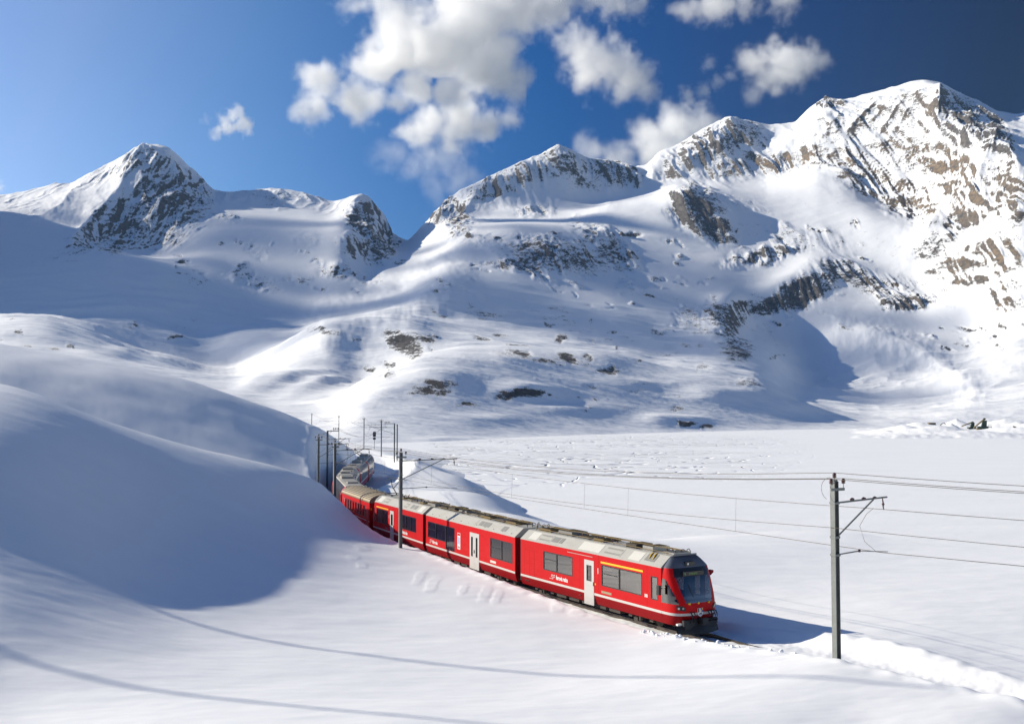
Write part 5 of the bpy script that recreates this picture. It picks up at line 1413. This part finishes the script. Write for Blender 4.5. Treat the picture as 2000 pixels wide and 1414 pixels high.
MASTS = []
def mast(px, Y, top, label, style='std', xy=None, thick=0.11, arm_low=4.95, arm_up=6.95):
    if xy is None: X = (px - 1000) / F * Y
    else: X, Y = xy
    c = nearest(X, Y); zr = c.z
    zb = gz(X, Y) - 0.25
    n = Vector((c.x - X, c.y - Y, 0)); dist = n.length; n.normalize()
    root = tag(empty('catenary_mast', (X, Y, zb), math.atan2(n.y, n.x)), label, 'mast', 'overhead line masts along the track')
    # local frame: +x towards the track
    H = top - zb; t = thick
    m = MB()
    m.box(-t, -t + 0.018, -t, t, 0, H); m.box(t - 0.018, t, -t, t, 0, H); m.box(-t + 0.018, t - 0.018, -0.01, 0.01, 0, H)
    m.build('post', GALV, root)
    up, lo = arm_up + zr - zb, arm_low + zr - zb
    tips = []
    def insulator(x, z, y=0.0):
        o = obj('insulator', INS_ME, root, (x, y, z)); obj('pin', INS_PIN, o)
        tips.append((x, y, z + 0.34))
    if style == 'std':
        MB().box(-0.36, 0.36, -t - 0.07, -t - 0.004, H - 0.34, H - 0.24).build('cross_bar', GALV, root)
        insulator(-0.32, H - 0.24, -t - 0.04); insulator(0.32, H - 0.24, -t - 0.04); insulator(0.02, H - 0.03, 0)
        MB().box(-0.10, 0.12, -0.06, 0.06, H + 0.002, H + 0.05).build('cap', GALV, root)
    elif style == 'bracket':
        MB().box(-0.1, 1.35, -0.05, 0.05, H - 0.02, H + 0.08).build('cross_bar', GALV, root)
        for x in (0.75, 1.0, 1.28): insulator(x, H + 0.08)
    else:
        MB().box(-0.1, 1.9, -0.05, 0.05, H - 0.02, H + 0.08).build('cross_bar', GALV, root)
        for x in (0.9, 1.2, 1.5, 1.8): insulator(x, H + 0.08)
        m = MB(); m.box(-0.62, -0.42, -t, -t + 0.018, 0, H - 0.1); m.box(-0.62, -0.42, t - 0.018, t, 0, H - 0.1); m.box(-0.53, -0.51, -t, t, 0, H - 0.1); m.build('post', GALV, root)
        tips = tips[:3]
    L_ = dist + 0.25
    m = MB(); m.tube([(t, 0, up), (L_, 0, up + 0.10)], 0.035, 7); arm = m.build('cantilever_arm', GALV, root)
    MB().tube([(t, 0, up - 1.25), (L_ * 0.74, 0, up + 0.05)], 0.032, 6).build('brace', GALV, arm)
    for f in (0.33, 0.55, 0.76):
        MB().tube([(L_ * f - 0.1, 0, up + 0.09), (L_ * f, 0, up + 0.11), (L_ * f + 0.1, 0, up + 0.10)], [0.03, 0.055, 0.03], 6).build('arm_insulator', BROWNI, arm)
    MB().tube([(dist, 0, up + 0.06), (dist + 0.03, 0, up - 0.10), (dist + 0.03, 0, up - 0.16), (dist + 0.03, 0, up - 0.22), (dist + 0.05, 0, up - 0.36)], [0.02, 0.03, 0.06, 0.03, 0.02], 6).build('hanger', BROWNI, arm)
    m = MB(); m.tube([(t, 0, lo + 0.10), (L_ * 0.45, 0, lo + 0.16)], 0.026, 6); m.tube([(L_ * 0.45, 0, lo + 0.16), (L_, 0, lo + 0.02)], 0.016, 5); sa = m.build('steady_arm', GALV, root)
    MB().tube([(L_ * 0.45 - 0.07, 0, lo + 0.15), (L_ * 0.45, 0, lo + 0.16), (L_ * 0.45 + 0.07, 0, lo + 0.155)], [0.03, 0.06, 0.03], 6).build('arm_insulator', BROWNI, sa)
    for z in (up, up - 1.25, lo + 0.1): MB().box(-t - 0.02, t + 0.03, -t - 0.02, t + 0.02, z - 0.04, z + 0.04).build('clamp', GALV, root)
    M = Matrix.Translation((X, Y, zb)) @ Matrix.Rotation(math.atan2(n.y, n.x), 4, 'Z')
    d = dict(root=root, feed=[M @ Vector(p) for p in tips], cat=M @ Vector((dist + 0.05, 0, up - 0.36)), con=M @ Vector((dist, 0, lo)), ret=M @ Vector((-t - 0.02, 0, min(6.05 + zr - zb, H - 0.6))), Y=Y, zb=zb)
    MASTS.append(d)
    return d

a0 = track_at(track_s(24.5))[0]
mast(0, 0, 7.8, 'catenary mast outside the right edge beside the track', xy=(a0.x - 1.7, a0.y - 2.3))
m1 = mast(1626.5, 39.0, 7.75, 'tall grey steel catenary mast standing alone in the right foreground')
m2 = mast(783.5, 72.5, 7.5, 'grey catenary mast standing in front of the rear railcar')
m3 = mast(655, 92.0, 7.55, 'catenary mast at the bend beside the panoramic coach')
m4 = mast(623, 108.0, 7.75, 'leftmost catenary mast of the group of three left of the bend')
m5 = mast(640.5, 130.0, 7.95, 'bracket-topped catenary mast in the middle of the three left of the bend', 'bracket')
m7 = mast(771, 200.0, 8.1, 'paired steel posts with bracket right of the last coach', 'pair')
m6 = mast(745.5, 235.0, 8.45, 'distant catenary mast behind the last coach')
m8 = mast(711.5, 290.0, 8.6, 'distant catenary mast behind the snow hill, left of the signal')
m9 = mast(662.5, 345.0, 9.0, 'faint far catenary mast rising behind the snow hill')
m10 = mast(609.5, 405.0, 9.6, 'farthest catenary mast, only its top showing over the hill crest')

def sag_line(pts, sag, n=9):
    out = [pts[0]]
    for a, b in zip(pts, pts[1:]):
        L_ = (b - a).length
        for k in range(1, n + 1):
            t = k / n; p = a.lerp(b, t); p = p - Vector((0, 0, sag * (L_ / 34.0) ** 2 * 4 * t * (1 - t))); out.append(p)
    return out
def wire(name, pts, r, label, sag=0.25, group='overhead wires'):
    q = sag_line(pts, sag)
    rr = [max(r, 0.00016 * p.y) for p in q]        # strands read as thick as in the picture far away
    return tag(MB().tube(q, [r] * len(q), 5).build(name, WIRE, None), label, 'wire', group), q
FW = ['feeder wire on the track side of the mast heads', 'feeder wire on the outer side of the mast heads', 'topmost feeder wire carried on the mast caps']
for k, i in enumerate((1, 0, 2)):
    wire('feeder_wire', [m['feed'][i] for m in MASTS], 0.011, FW[k], 0.45)
cw, cq = wire('messenger_wire', [m['cat'] for m in MASTS], 0.011, 'messenger wire hung under the cantilever arms, with droppers', 0.22)
kw, kq = wire('contact_wire', [m['con'] for m in MASTS], 0.012, 'contact wire over the middle of the track', 0.03)
wire('return_wire', [m['ret'] for m in MASTS], 0.010, 'return wire clipped to the backs of the masts', 0.30)
# droppers between messenger and contact wire
for i in range(len(MASTS) - 1):
    for t in (2, 4, 5, 7):
        a, b = cq[i * 9 + t], kq[i * 9 + t]
        if a.y > 190: continue
        MB().tube([a, b], 0.006, 4).build('dropper', WIRE, cw)
# jumper loops at the foreground mast
a, b = m1['cat'], m1['con']
dd = (m2['cat'] - m1['cat']).normalized()
p0 = a + dd * 0.5; p1 = b + dd * 0.35
MB().tube([p0, p0 + dd * 0.35 + Vector((0, 0, -0.25)), p0.lerp(p1, 0.45) + dd * 0.75, p0.lerp(p1, 0.8) + dd * 0.55, p1], 0.009, 5).build('jumper', WIRE, cw)
f0 = m1['feed'][0]
lp = [f0 + dd * (0.05 + 0.45 * math.sin(t)) * 1.0 + Vector((0, 0, 0.05 - 0.42 * (1 - math.cos(t)))) for t in np.linspace(0.0, 2.7, 9)]
MB().tube(lp, 0.008, 5).build('jumper', WIRE, cw)

# ---- signal beyond the last coach
Ys = 290.0; X = (732 - 1000) / F * Ys; zb = gz(X, Ys)
sg_ = tag(empty('railway_signal', (X, Ys, zb)), 'small railway signal with two dark heads behind the last coach', 'signal')
MB().tube([(0, 0, -0.3), (0, 0, 4.6 - zb)], 0.07, 6).build('post', GALV, sg_)
MB().prism([(-0.42, 3.55 - zb), (0.42, 3.55 - zb), (0.42, 4.75 - zb), (0.25, 4.95 - zb), (-0.25, 4.95 - zb), (-0.42, 4.75 - zb)], -0.2, -0.08, 'y').build('signal_head', DARK, sg_)
MB().prism([(-0.34, 2.75 - zb), (0.34, 2.75 - zb), (0.42, 3.05 - zb), (0.34, 3.35 - zb), (-0.34, 3.35 - zb), (-0.42, 3.05 - zb)], -0.2, -0.08, 'y').build('signal_head', DARK, sg_)

# ================================================================== GRAVEL WORKS ON THE LAKE SHORE
my = np.geomspace(500, 860, 90); mc = np.arange(1660, 2320, 3.0)
Ym = np.repeat(my[:, None], len(mc), 1); Xm = ((mc - 1000) / F)[None] * Ym
Zm = np.full(Ym.shape, LZ - 0.8)
def heap(px, Y, rx, ry, h_, sharp=1.6, skew=0.0):
    cx_ = (px - 1000) / F * Y
    dx = (Xm - cx_) / rx; dx = dx + skew * (dx > 0) * dx; dy = (Ym - Y) / ry
    global Zm
    Zm = np.maximum(Zm, LZ - 0.8 + (h_ + 0.8) * np.exp(-np.abs(dx * dx + dy * dy) ** (sharp / 2)))
for a in ((1722,640,9,40,2.6),(1762,660,14,36,5.5,1.3),(1792,700,20,36,7.0,1.2,-0.4),(1830,590,26,26,6.2,1.4),(1858,600,16,20,6.8,1.1,0.8),(1868,690,16,26,9.5,1.0,0.3),
          (1895,560,40,24,3.6),(1960,720,26,40,9.0,1.2,-0.4),(1985,690,14,30,7.0,1.2),(1990,600,24,26,4.6),(1940,560,30,20,3.0,1.4),(1770,545,34,18,2.0),(2050,640,40,40,8.0),(2150,680,60,50,9.0),(1700,760,30,30,2.0)):
    heap(*a)
Zm += np.clip(Zm - LZ + 0.5, 0, 1) * (0.5 * fbm(Xm / 9, Ym / 16, 3, 121) + 0.35 * fbm(Xm / 3.5, Ym / 7, 2, 122))
tag(grid_mesh('snow_heaps', Xm, Ym, Zm, M_NEAR, {'dirt': Xm * 0}), 'snowed-over gravel heaps on the far right lake shore', 'heaps', kind='structure')
MGRN = plain('machine_green', (0.018, 0.045, 0.024), 0.6, var=0.35, scale=0.6)
MRUST = plain('machine_rust', (0.16, 0.065, 0.035), 0.8, var=0.35, scale=0.6)
MOCH = plain('belt_ochre', (0.17, 0.13, 0.06), 0.8, var=0.3, scale=0.5)
def plant(px, Y, s, belt, label, cabin):
    X = (px - 1000) / F * Y
    r = tag(empty('gravel_plant', (X, Y, LZ + 0.8), 0.0), label, 'machine', 'gravel machines on the lake shore'); r.scale = (s, s, s)
    MB().prism([(-3.4, 3.2), (1.6, 3.2), (0.9, 1.4), (-2.2, 1.4)], -1.6, 1.6, 'y').build('hopper', MGRN, r)
    MB().box(-2.4, 1.2, -1.3, 1.3, -1.5, 0.4).build('base', MRUST, r)
    for x in (-1.9, 0.6):
        for y in (-1.1, 1.1): MB().box(x, x + 0.3, y - 0.15, y + 0.15, 0.38, 1.5).build('leg', MGRN, r)
    MB().prism([(-1.4, 3.2), (0.8, 3.2), (1.0, 6.2), (-0.4, 6.4)], -1.0, 1.0, 'y').build('screen_tower', MGRN, r)
    b = MB()
    x0, z0, x1, z1 = belt
    b.prism([(x0, z0), (x0, z0 + 0.5), (x1, z1 + 0.55), (x1 + 0.5, z1 + 0.4), (x1 + 0.4, z1)], -0.55, 0.55, 'y'); b.build('conveyor', MOCH, r)
    MB().tube([(x1 - 0.2, -0.6, z1 + 0.2), (x1 - 0.2, 0.6, z1 + 0.2)], 0.45, 8).build('drum', DARK, r)
    if cabin:
        MB().box(1.7, 3.6, -0.9, 0.9, 2.6, 2.85).build('platform', MGRN, r)
        for x in (1.75, 3.4): MB().box(x, x + 0.15, -0.8, -0.65, -1.2, 2.6).build('leg', MGRN, r)
        m = MB()
        for x in (1.75, 2.6, 3.5): m.tube([(x, -0.85, 2.85), (x, -0.85, 3.8)], 0.06, 4)
        m.tube([(1.75, -0.85, 3.8), (3.5, -0.85, 3.8)], 0.06, 4); m.build('railing', MOCH, r)
        MB().box(-3.9, -2.5, -1.0, 1.0, 0.2, 2.3).build('engine_housing', MOCH, r)
plant(1921, 655, 1.18, (-5.6, 2.2, 0.2, 6.9), 'larger green gravel screening plant with raised conveyor and rusty base', True)
plant(1898, 665, 0.95, (-7.2, 3.6, 0.2, 6.4), 'smaller green gravel plant with lowered conveyor, left of the larger one', False)
def at_lake(px, Y): return Vector(((px - 1000) / F * Y, Y, LZ))
p = at_lake(1985, 610)
b = tag(empty('steel_beam', (p.x, p.y, LZ + 4.0)), 'ochre steel beam sticking out of the snow at the right edge', 'beam')
MB().box(-2.6, 2.6, -0.3, 0.3, -0.36, 0.36, Matrix.Rotation(R(24), 4, 'Y')).build('beam', MOCH, b)
MB().box(-0.2, 0.2, -0.3, 0.3, -5.0, 0.1).build('prop', MOCH, b)
p = at_lake(1818, 690)
b = tag(empty('container', (p.x, p.y, LZ + 4.6)), 'small brown container half buried between the snow heaps', 'container')
MB().box(-2.3, 2.3, -1.2, 1.2, -2.5, 1.6).build('body', MOCH, b); MB().box(-2.4, 2.4, -1.3, 1.3, 1.6, 1.8).build('lid', MRUST, b)
for k in range(6): MB().box(-2.1 + k * 0.75, -1.9 + k * 0.75, -1.28, -1.2, -2.4, 1.6).build('rib', MOCH, b)
p = at_lake(1836, 690)
b = tag(empty('pipe_bend', (p.x, p.y, LZ + 4.2)), 'dark bent pipe lying on the snow beside the brown container', 'pipe')
MB().tube([(-2.5, 0, 0), (-0.5, 0, 0.4), (1.0, 0, 1.6), (2.6, 0, 1.8), (3.4, 0, 0.6)], 0.28, 7).build('pipe', DARK, b)

# ---- loose lumps of snow knocked off beside the plough
lump = bmesh.new(); bmesh.ops.create_icosphere(lump, subdivisions=2, radius=1.0)
for v in lump.verts:
    v.co *= 1 + 0.35 * float(noise(np.array([v.co.x * 1.3 + 3]), np.array([v.co.y * 1.3 + v.co.z])) [0])
LM_ = bpy.data.meshes.new('snow_lump'); lump.to_mesh(LM_); lump.free(); LM_.materials.append(M_NEAR)
for q in LM_.polygons: q.use_smooth = True
rnd = random.Random(3); dv_, df_ = [], []
for k in range(70):
    s_ = track_s(49.6) + rnd.uniform(-9.0, 1.5); c, d = track_at(s_)
    nrm = Vector((d.y, -d.x, 0)) * -1.0
    if nrm.x > 0: nrm = -nrm
    q = c + nrm * rnd.uniform(1.5, 2.6); r_ = rnd.uniform(0.03, 0.10) * (1.7 if k < 6 else 1)
    M_ = Matrix.Translation((q.x, q.y, gz(q.x, q.y) + r_ * 0.3)) @ Matrix.Rotation(rnd.random() * 6, 4, 'Z') @ Matrix.Rotation(rnd.random() * 6, 4, 'X') @ Matrix.Diagonal((r_ * rnd.uniform(0.8, 1.5), r_, r_ * rnd.uniform(0.6, 1.0), 1))
    n_ = len(dv_); dv_ += [M_ @ v.co for v in LM_.vertices]; df_ += [tuple(i + n_ for i in q_.vertices) for q_ in LM_.polygons]
tag(MB().add(dv_, df_).build('snow_debris', M_NEAR), 'loose crumbs of ploughed snow along the track beside the plough', 'snow debris', kind='stuff')

# ---- unseen poles added outside the left edge; only their long shadows reach the picture
WOOD = plain('pole_wood', (0.12, 0.085, 0.055), 0.85, var=0.4, scale=4, bump=0.3)
hd = Vector((SUN.x, SUN.y, 0)).normalized()
def shadow_pole(px, py, Yg_, back, label, r0=0.13, reach=16):
    g0 = at(px, py, Yg_)
    q = Vector((g0.x, g0.y, 0)) + hd * back
    zb_ = gz(q.x, q.y); H = g0.z + (back + reach) * math.tan(SUN_EL) - zb_
    r = tag(empty('shadow_pole', (q.x, q.y, zb_ - 0.4), 0.3), label, 'pole', 'unseen shadow-casting poles left of the picture')
    MB().tube([(0, 0, 0), (0, 0, H * 0.5), (0, 0, H)], [r0, r0 * 0.9, r0 * 0.75], 10).build('post', WOOD, r)
    return r
shadow_pole(420, 1334, 32.4, 58.0, 'unseen pole added outside the left edge for its shadow, nearer of two')
shadow_pole(760, 1268, 41.0, 60.0, 'unseen pole added outside the left edge for its shadow, farther of two', reach=34)
# ================================================================== CLOUDS
def cloud_mat(dens):
    m = bpy.data.materials.new('cloud_vapour'); m.use_nodes = True
    nt = m.node_tree; nt.nodes.clear()
    out = nt.nodes.new('ShaderNodeOutputMaterial')
    v = nt.nodes.new('ShaderNodeVolumePrincipled')
    v.inputs['Color'].default_value = (1.0, 1.0, 1.0, 1)
    v.inputs['Density'].default_value = dens
    v.inputs['Density Attribute'].default_value = 'density'
    v.inputs['Anisotropy'].default_value = 0.2
    nt.links.new(v.outputs[0], out.inputs['Volume'])
    return m
CLOUD = cloud_mat(0.0105)

def cloud_tree():
    """fog whose density falls off from the puff centres (points with a radius), frayed by noise"""
    g = bpy.data.node_groups.new('cloud_fog', 'GeometryNodeTree')
    I = g.interface
    I.new_socket('Geometry', in_out='INPUT', socket_type='NodeSocketGeometry')
    for n_, d in (('Min', 'NodeSocketVector'), ('Max', 'NodeSocketVector'), ('Res', 'NodeSocketVector'), ('Puff', 'NodeSocketFloat'), ('Seed', 'NodeSocketFloat')):
        I.new_socket(n_, in_out='INPUT', socket_type=d)
    I.new_socket('Material', in_out='INPUT', socket_type='NodeSocketMaterial')
    I.new_socket('Puffs', in_out='INPUT', socket_type='NodeSocketObject')
    I.new_socket('Geometry', in_out='OUTPUT', socket_type='NodeSocketGeometry')
    N, Lk = g.nodes, g.links
    gi, go = N.new('NodeGroupInput'), N.new('NodeGroupOutput')
    pos = N.new('GeometryNodeInputPosition')
    oi = N.new('GeometryNodeObjectInfo'); Lk.new(gi.outputs['Puffs'], oi.inputs['Object'])
    def M(op, a, b=None, c=None, clamp=False):
        n_ = N.new('ShaderNodeMath'); n_.operation = op; n_.use_clamp = clamp
        for i, v in enumerate((a, b, c)):
            if v is None: continue
            if isinstance(v, (int, float)): n_.inputs[i].default_value = v
            else: Lk.new(v, n_.inputs[i])
        return n_.outputs[0]
    def noise_(scale, detail, rough, vec, dist=0.0):
        n_ = N.new('ShaderNodeTexNoise'); n_.noise_dimensions = '4D'
        n_.inputs['Detail'].default_value = detail; n_.inputs['Roughness'].default_value = rough
        Lk.new(vec, n_.inputs['Vector']); Lk.new(gi.outputs['Seed'], n_.inputs['W'])
        Lk.new(M('DIVIDE', scale, gi.outputs['Puff']), n_.inputs['Scale'])
        return n_
    # warp the position so that the puffs billow
    w = noise_(0.75, 3, 0.55, pos.outputs[0])
    sub = N.new('ShaderNodeVectorMath'); sub.operation = 'SUBTRACT'; sub.inputs[1].default_value = (0.5, 0.5, 0.5); Lk.new(w.outputs['Color'], sub.inputs[0])
    sc = N.new('ShaderNodeVectorMath'); sc.operation = 'SCALE'; Lk.new(sub.outputs[0], sc.inputs[0]); Lk.new(M('MULTIPLY', gi.outputs['Puff'], 1.2), sc.inputs['Scale'])
    ad = N.new('ShaderNodeVectorMath'); ad.operation = 'ADD'; Lk.new(pos.outputs[0], ad.inputs[0]); Lk.new(sc.outputs[0], ad.inputs[1])
    sn = N.new('GeometryNodeSampleNearest'); sn.domain = 'POINT'
    Lk.new(oi.outputs['Geometry'], sn.inputs['Geometry']); Lk.new(ad.outputs[0], sn.inputs['Sample Position'])
    def sample(attr, typ):
        s_ = N.new('GeometryNodeSampleIndex'); s_.data_type = typ; s_.domain = 'POINT'
        Lk.new(oi.outputs['Geometry'], s_.inputs['Geometry']); Lk.new(sn.outputs['Index'], s_.inputs['Index'])
        if attr is None: Lk.new(N.new('GeometryNodeInputPosition').outputs[0], s_.inputs['Value'])
        else:
            na = N.new('GeometryNodeInputNamedAttribute'); na.data_type = 'FLOAT'; na.inputs['Name'].default_value = attr
            Lk.new(na.outputs['Attribute'], s_.inputs['Value'])
        return s_.outputs['Value']
    c = sample(None, 'FLOAT_VECTOR'); rad = sample('radius', 'FLOAT'); thin = sample('thin', 'FLOAT')
    dv = N.new('ShaderNodeVectorMath'); dv.operation = 'DISTANCE'; Lk.new(ad.outputs[0], dv.inputs[0]); Lk.new(c, dv.inputs[1])
    core = M('SUBTRACT', 1.0, M('DIVIDE', dv.outputs['Value'], rad))          # 1 in the middle, 0 at the rim
    f1 = noise_(1.9, 6, 0.66, pos.outputs[0])
    val = M('ADD', core, M('MULTIPLY', M('SUBTRACT', f1.outputs['Fac'], 0.53), 2.7))
    mr = N.new('ShaderNodeMapRange'); mr.interpolation_type = 'SMOOTHSTEP'
    Lk.new(val, mr.inputs['Value']); mr.inputs['From Min'].default_value = 0.05; mr.inputs['From Max'].default_value = 0.8
    dens = M('MULTIPLY', mr.outputs['Result'], thin)
    # nothing may touch the walls of the grid
    vc = N.new('GeometryNodeVolumeCube')
    Lk.new(dens, vc.inputs['Density'])
    Lk.new(gi.outputs['Min'], vc.inputs['Min']); Lk.new(gi.outputs['Max'], vc.inputs['Max'])
    sx = N.new('ShaderNodeSeparateXYZ'); Lk.new(gi.outputs['Res'], sx.inputs[0])
    for k, n_ in enumerate(('Resolution X', 'Resolution Y', 'Resolution Z')): Lk.new(sx.outputs[k], vc.inputs[n_])
    sm = N.new('GeometryNodeSetMaterial'); Lk.new(vc.outputs[0], sm.inputs['Geometry']); Lk.new(gi.outputs['Material'], sm.inputs['Material'])
    Lk.new(sm.outputs[0], go.inputs[0])
    return g
CT = cloud_tree()
def cloud(puffs, Y, label, seed, vox=16.0, depth=0.8, world=None, group='clouds drifting over the mountains'):
    """puffs: picture centre, radius in pixels, thickness 0..1"""
    rnd = random.Random(seed); P = []
    for px, py, r, th in puffs:
        rm = 1.35 * r * Y / F
        P.append((at(px, py, Y + rnd.uniform(-0.3, 0.3) * rm), rm, th))
        for k in range(3):
            a = rnd.uniform(0, 6.28); q = at(px + r * 0.45 * math.cos(a), py + r * 0.30 * math.sin(a), Y + rnd.uniform(-depth, depth) * rm)
            P.append((q, rm * rnd.uniform(0.5, 0.7), th))
    if world: P = world
    c0 = sum((p[0] for p in P), Vector()) / len(P)
    me = bpy.data.meshes.new('cloud'); me.from_pydata([p[0] - c0 for p in P], [], [])
    for n_, i in (('radius', 1), ('thin', 2)):
        a_ = me.attributes.new(n_, 'FLOAT', 'POINT'); a_.data.foreach_set('value', [p[i] for p in P])
    pts = bpy.data.objects.new('cloud_puffs', me)          # data for the node tree only, not part of the scene
    vol = bpy.data.volumes.new('cloud'); vol.materials.append(CLOUD)
    o = bpy.data.objects.new('cloud', vol); COL.objects.link(o); o.location = c0
    pad = 0.35
    lo = Vector([min((p[0] - c0)[k] - p[1] * (1 + pad * 0.6) for p in P) for k in range(3)]); hi = Vector([max((p[0] - c0)[k] + p[1] * (1 + pad * 0.6) for p in P) for k in range(3)])
    md = o.modifiers.new('fog', 'NODES'); md.node_group = CT
    ids = {i.name: i.identifier for i in CT.interface.items_tree if getattr(i, 'in_out', '') == 'INPUT'}
    md[ids['Min']] = lo; md[ids['Max']] = hi
    md[ids['Res']] = Vector([max(8, min(120, (hi - lo)[k] / vox)) for k in range(3)])
    med = sorted(p[1] for p in P)[len(P) // 2]
    md[ids['Puff']] = med * 1.6; md[ids['Seed']] = float(seed)
    md[ids['Material']] = CLOUD; md[ids['Puffs']] = pts
    tag(o, label, 'cloud', group)
    return o
CY = 7200.0
cloud([(640,165,52,1),(610,210,36,.9),(700,190,50,1),(760,110,66,1),(800,60,80,1),(870,110,90,1),(900,30,90,1),(980,15,80,1),(1060,10,60,.8),(960,130,62,1),(1005,165,40,.9),(810,180,60,1),(880,195,46,.9),(930,90,70,1),(780,20,60,.9)], CY, 'largest white cumulus cloud high above the saddle', 3)
cloud([(840,240,46,.8),(900,225,52,.9),(950,250,42,.8),(880,262,50,.6),(820,262,36,.5),(990,240,24,.5)], CY + 300, 'soft white cloud hanging below the largest cloud', 5)
cloud([(1130,85,48,.95),(1170,115,58,1),(1215,135,52,1),(1245,160,40,.8),(1150,150,40,.8),(1215,180,34,.7),(1265,185,24,.5)], CY - 1100, 'rounded cumulus cloud right of the largest one', 8)
cloud([(1490,120,46,1),(1540,130,50,1),(1580,130,36,.9),(1500,165,40,.7),(1505,90,26,.9),(1470,185,26,.4)], CY - 1300, 'rounded cumulus cloud left of the highest peak', 11)
cloud([(1345,190,22,.7),(1375,178,20,.6),(1400,165,18,.5),(1425,150,14,.35),(1385,125,16,.3)], CY - 1400, 'ragged small cloud wisp between the two cumulus clouds', 13, 9)
cloud([(1260,265,42,1),(1310,255,50,1),(1355,250,44,1),(1270,300,50,.8),(1210,305,40,.6),(1390,245,24,.7),(1320,295,60,.8),(1150,290,36,.35)], CY - 1500, 'white cloud bank behind the ridge left of the high peaks', 17)
cloud([(465,225,20,1),(440,245,24,1),(475,245,20,1),(420,262,16,.7),(400,235,12,.25)], CY, 'small lone white cloud over the left peak', 19, 9)
cloud([(1200,5,40,.7),(1240,10,30,.6),(1160,-5,36,.7)], CY, 'cloud scrap at the top edge above the middle', 23, 11)
cloud([(1350,15,34,.55),(1410,5,50,.7),(1460,5,40,.55),(1530,5,34,.45)], CY - 900, 'thin ragged cloud at the top edge on the right', 29, 11)
cloud([(690,8,36,.35),(730,2,28,.35)], CY, 'faint cloud scrap at the top edge left of the largest cloud', 31, 11)
cloud([(820,320,60,.16),(880,310,50,.16),(760,300,40,.12),(900,350,46,.12),(850,370,50,.1)], CY + 300, 'pale veil of mist below the clouds over the saddle', 37, 18)
cloud([(0,366,11,.6),(-18,384,16,.8)], CY, 'small cloud peeping over the ridge at the left edge', 41, 11)

# clouds up-sun, outside the left edge: their shadows lie on the bowl and on the middle slopes
def shade_cloud(targets, L_, label, seed, th):
    P = [(at(px, py, Y) + SUN * L_, r, th) for px, py, Y, r in targets]
    return cloud([], CY, label, seed, 45, world=P)
shade_cloud([(1000,600,1750,170),(1110,625,1700,180),(1230,620,1800,190),(1130,540,2150,190),(1290,560,2150,200),(1330,650,1750,150),(1420,560,2300,150),(1180,480,2500,140),(1050,398,3120,120),(1180,385,3250,120),(950,412,3020,90)], 4000.0, 'cumulus cloud outside the left edge shading the middle slopes', 43, .75)
shade_cloud([(300,570,2050,220),(480,600,1950,220),(150,560,2100,220),(430,660,1620,170),(560,560,2150,190),(600,490,2450,170),(470,480,2450,170),(480,430,2700,150),(580,440,2680,150),(590,700,1300,110)], 4000.0, 'cumulus cloud outside the left edge shading the bowl', 47, 1.0)

# ================================================================== HAZE
hz = MB().box(-8600, 8600, -420, 4750, -12, 1290)
hm = bpy.data.materials.new('mountain_haze'); hm.use_nodes = True
hm.node_tree.nodes.clear()
ho = hm.node_tree.nodes.new('ShaderNodeOutputMaterial'); hv = hm.node_tree.nodes.new('ShaderNodeVolumePrincipled')
hv.inputs['Color'].default_value = (0.40, 0.66, 1.0, 1); hv.inputs['Density'].default_value = 2.0e-5; hv.inputs['Anisotropy'].default_value = 0.2
hm.node_tree.links.new(hv.outputs[0], ho.inputs['Volume'])
tag(hz.build('haze', hm), 'thin blue haze lying in the air before the mountains', 'haze', kind='stuff')
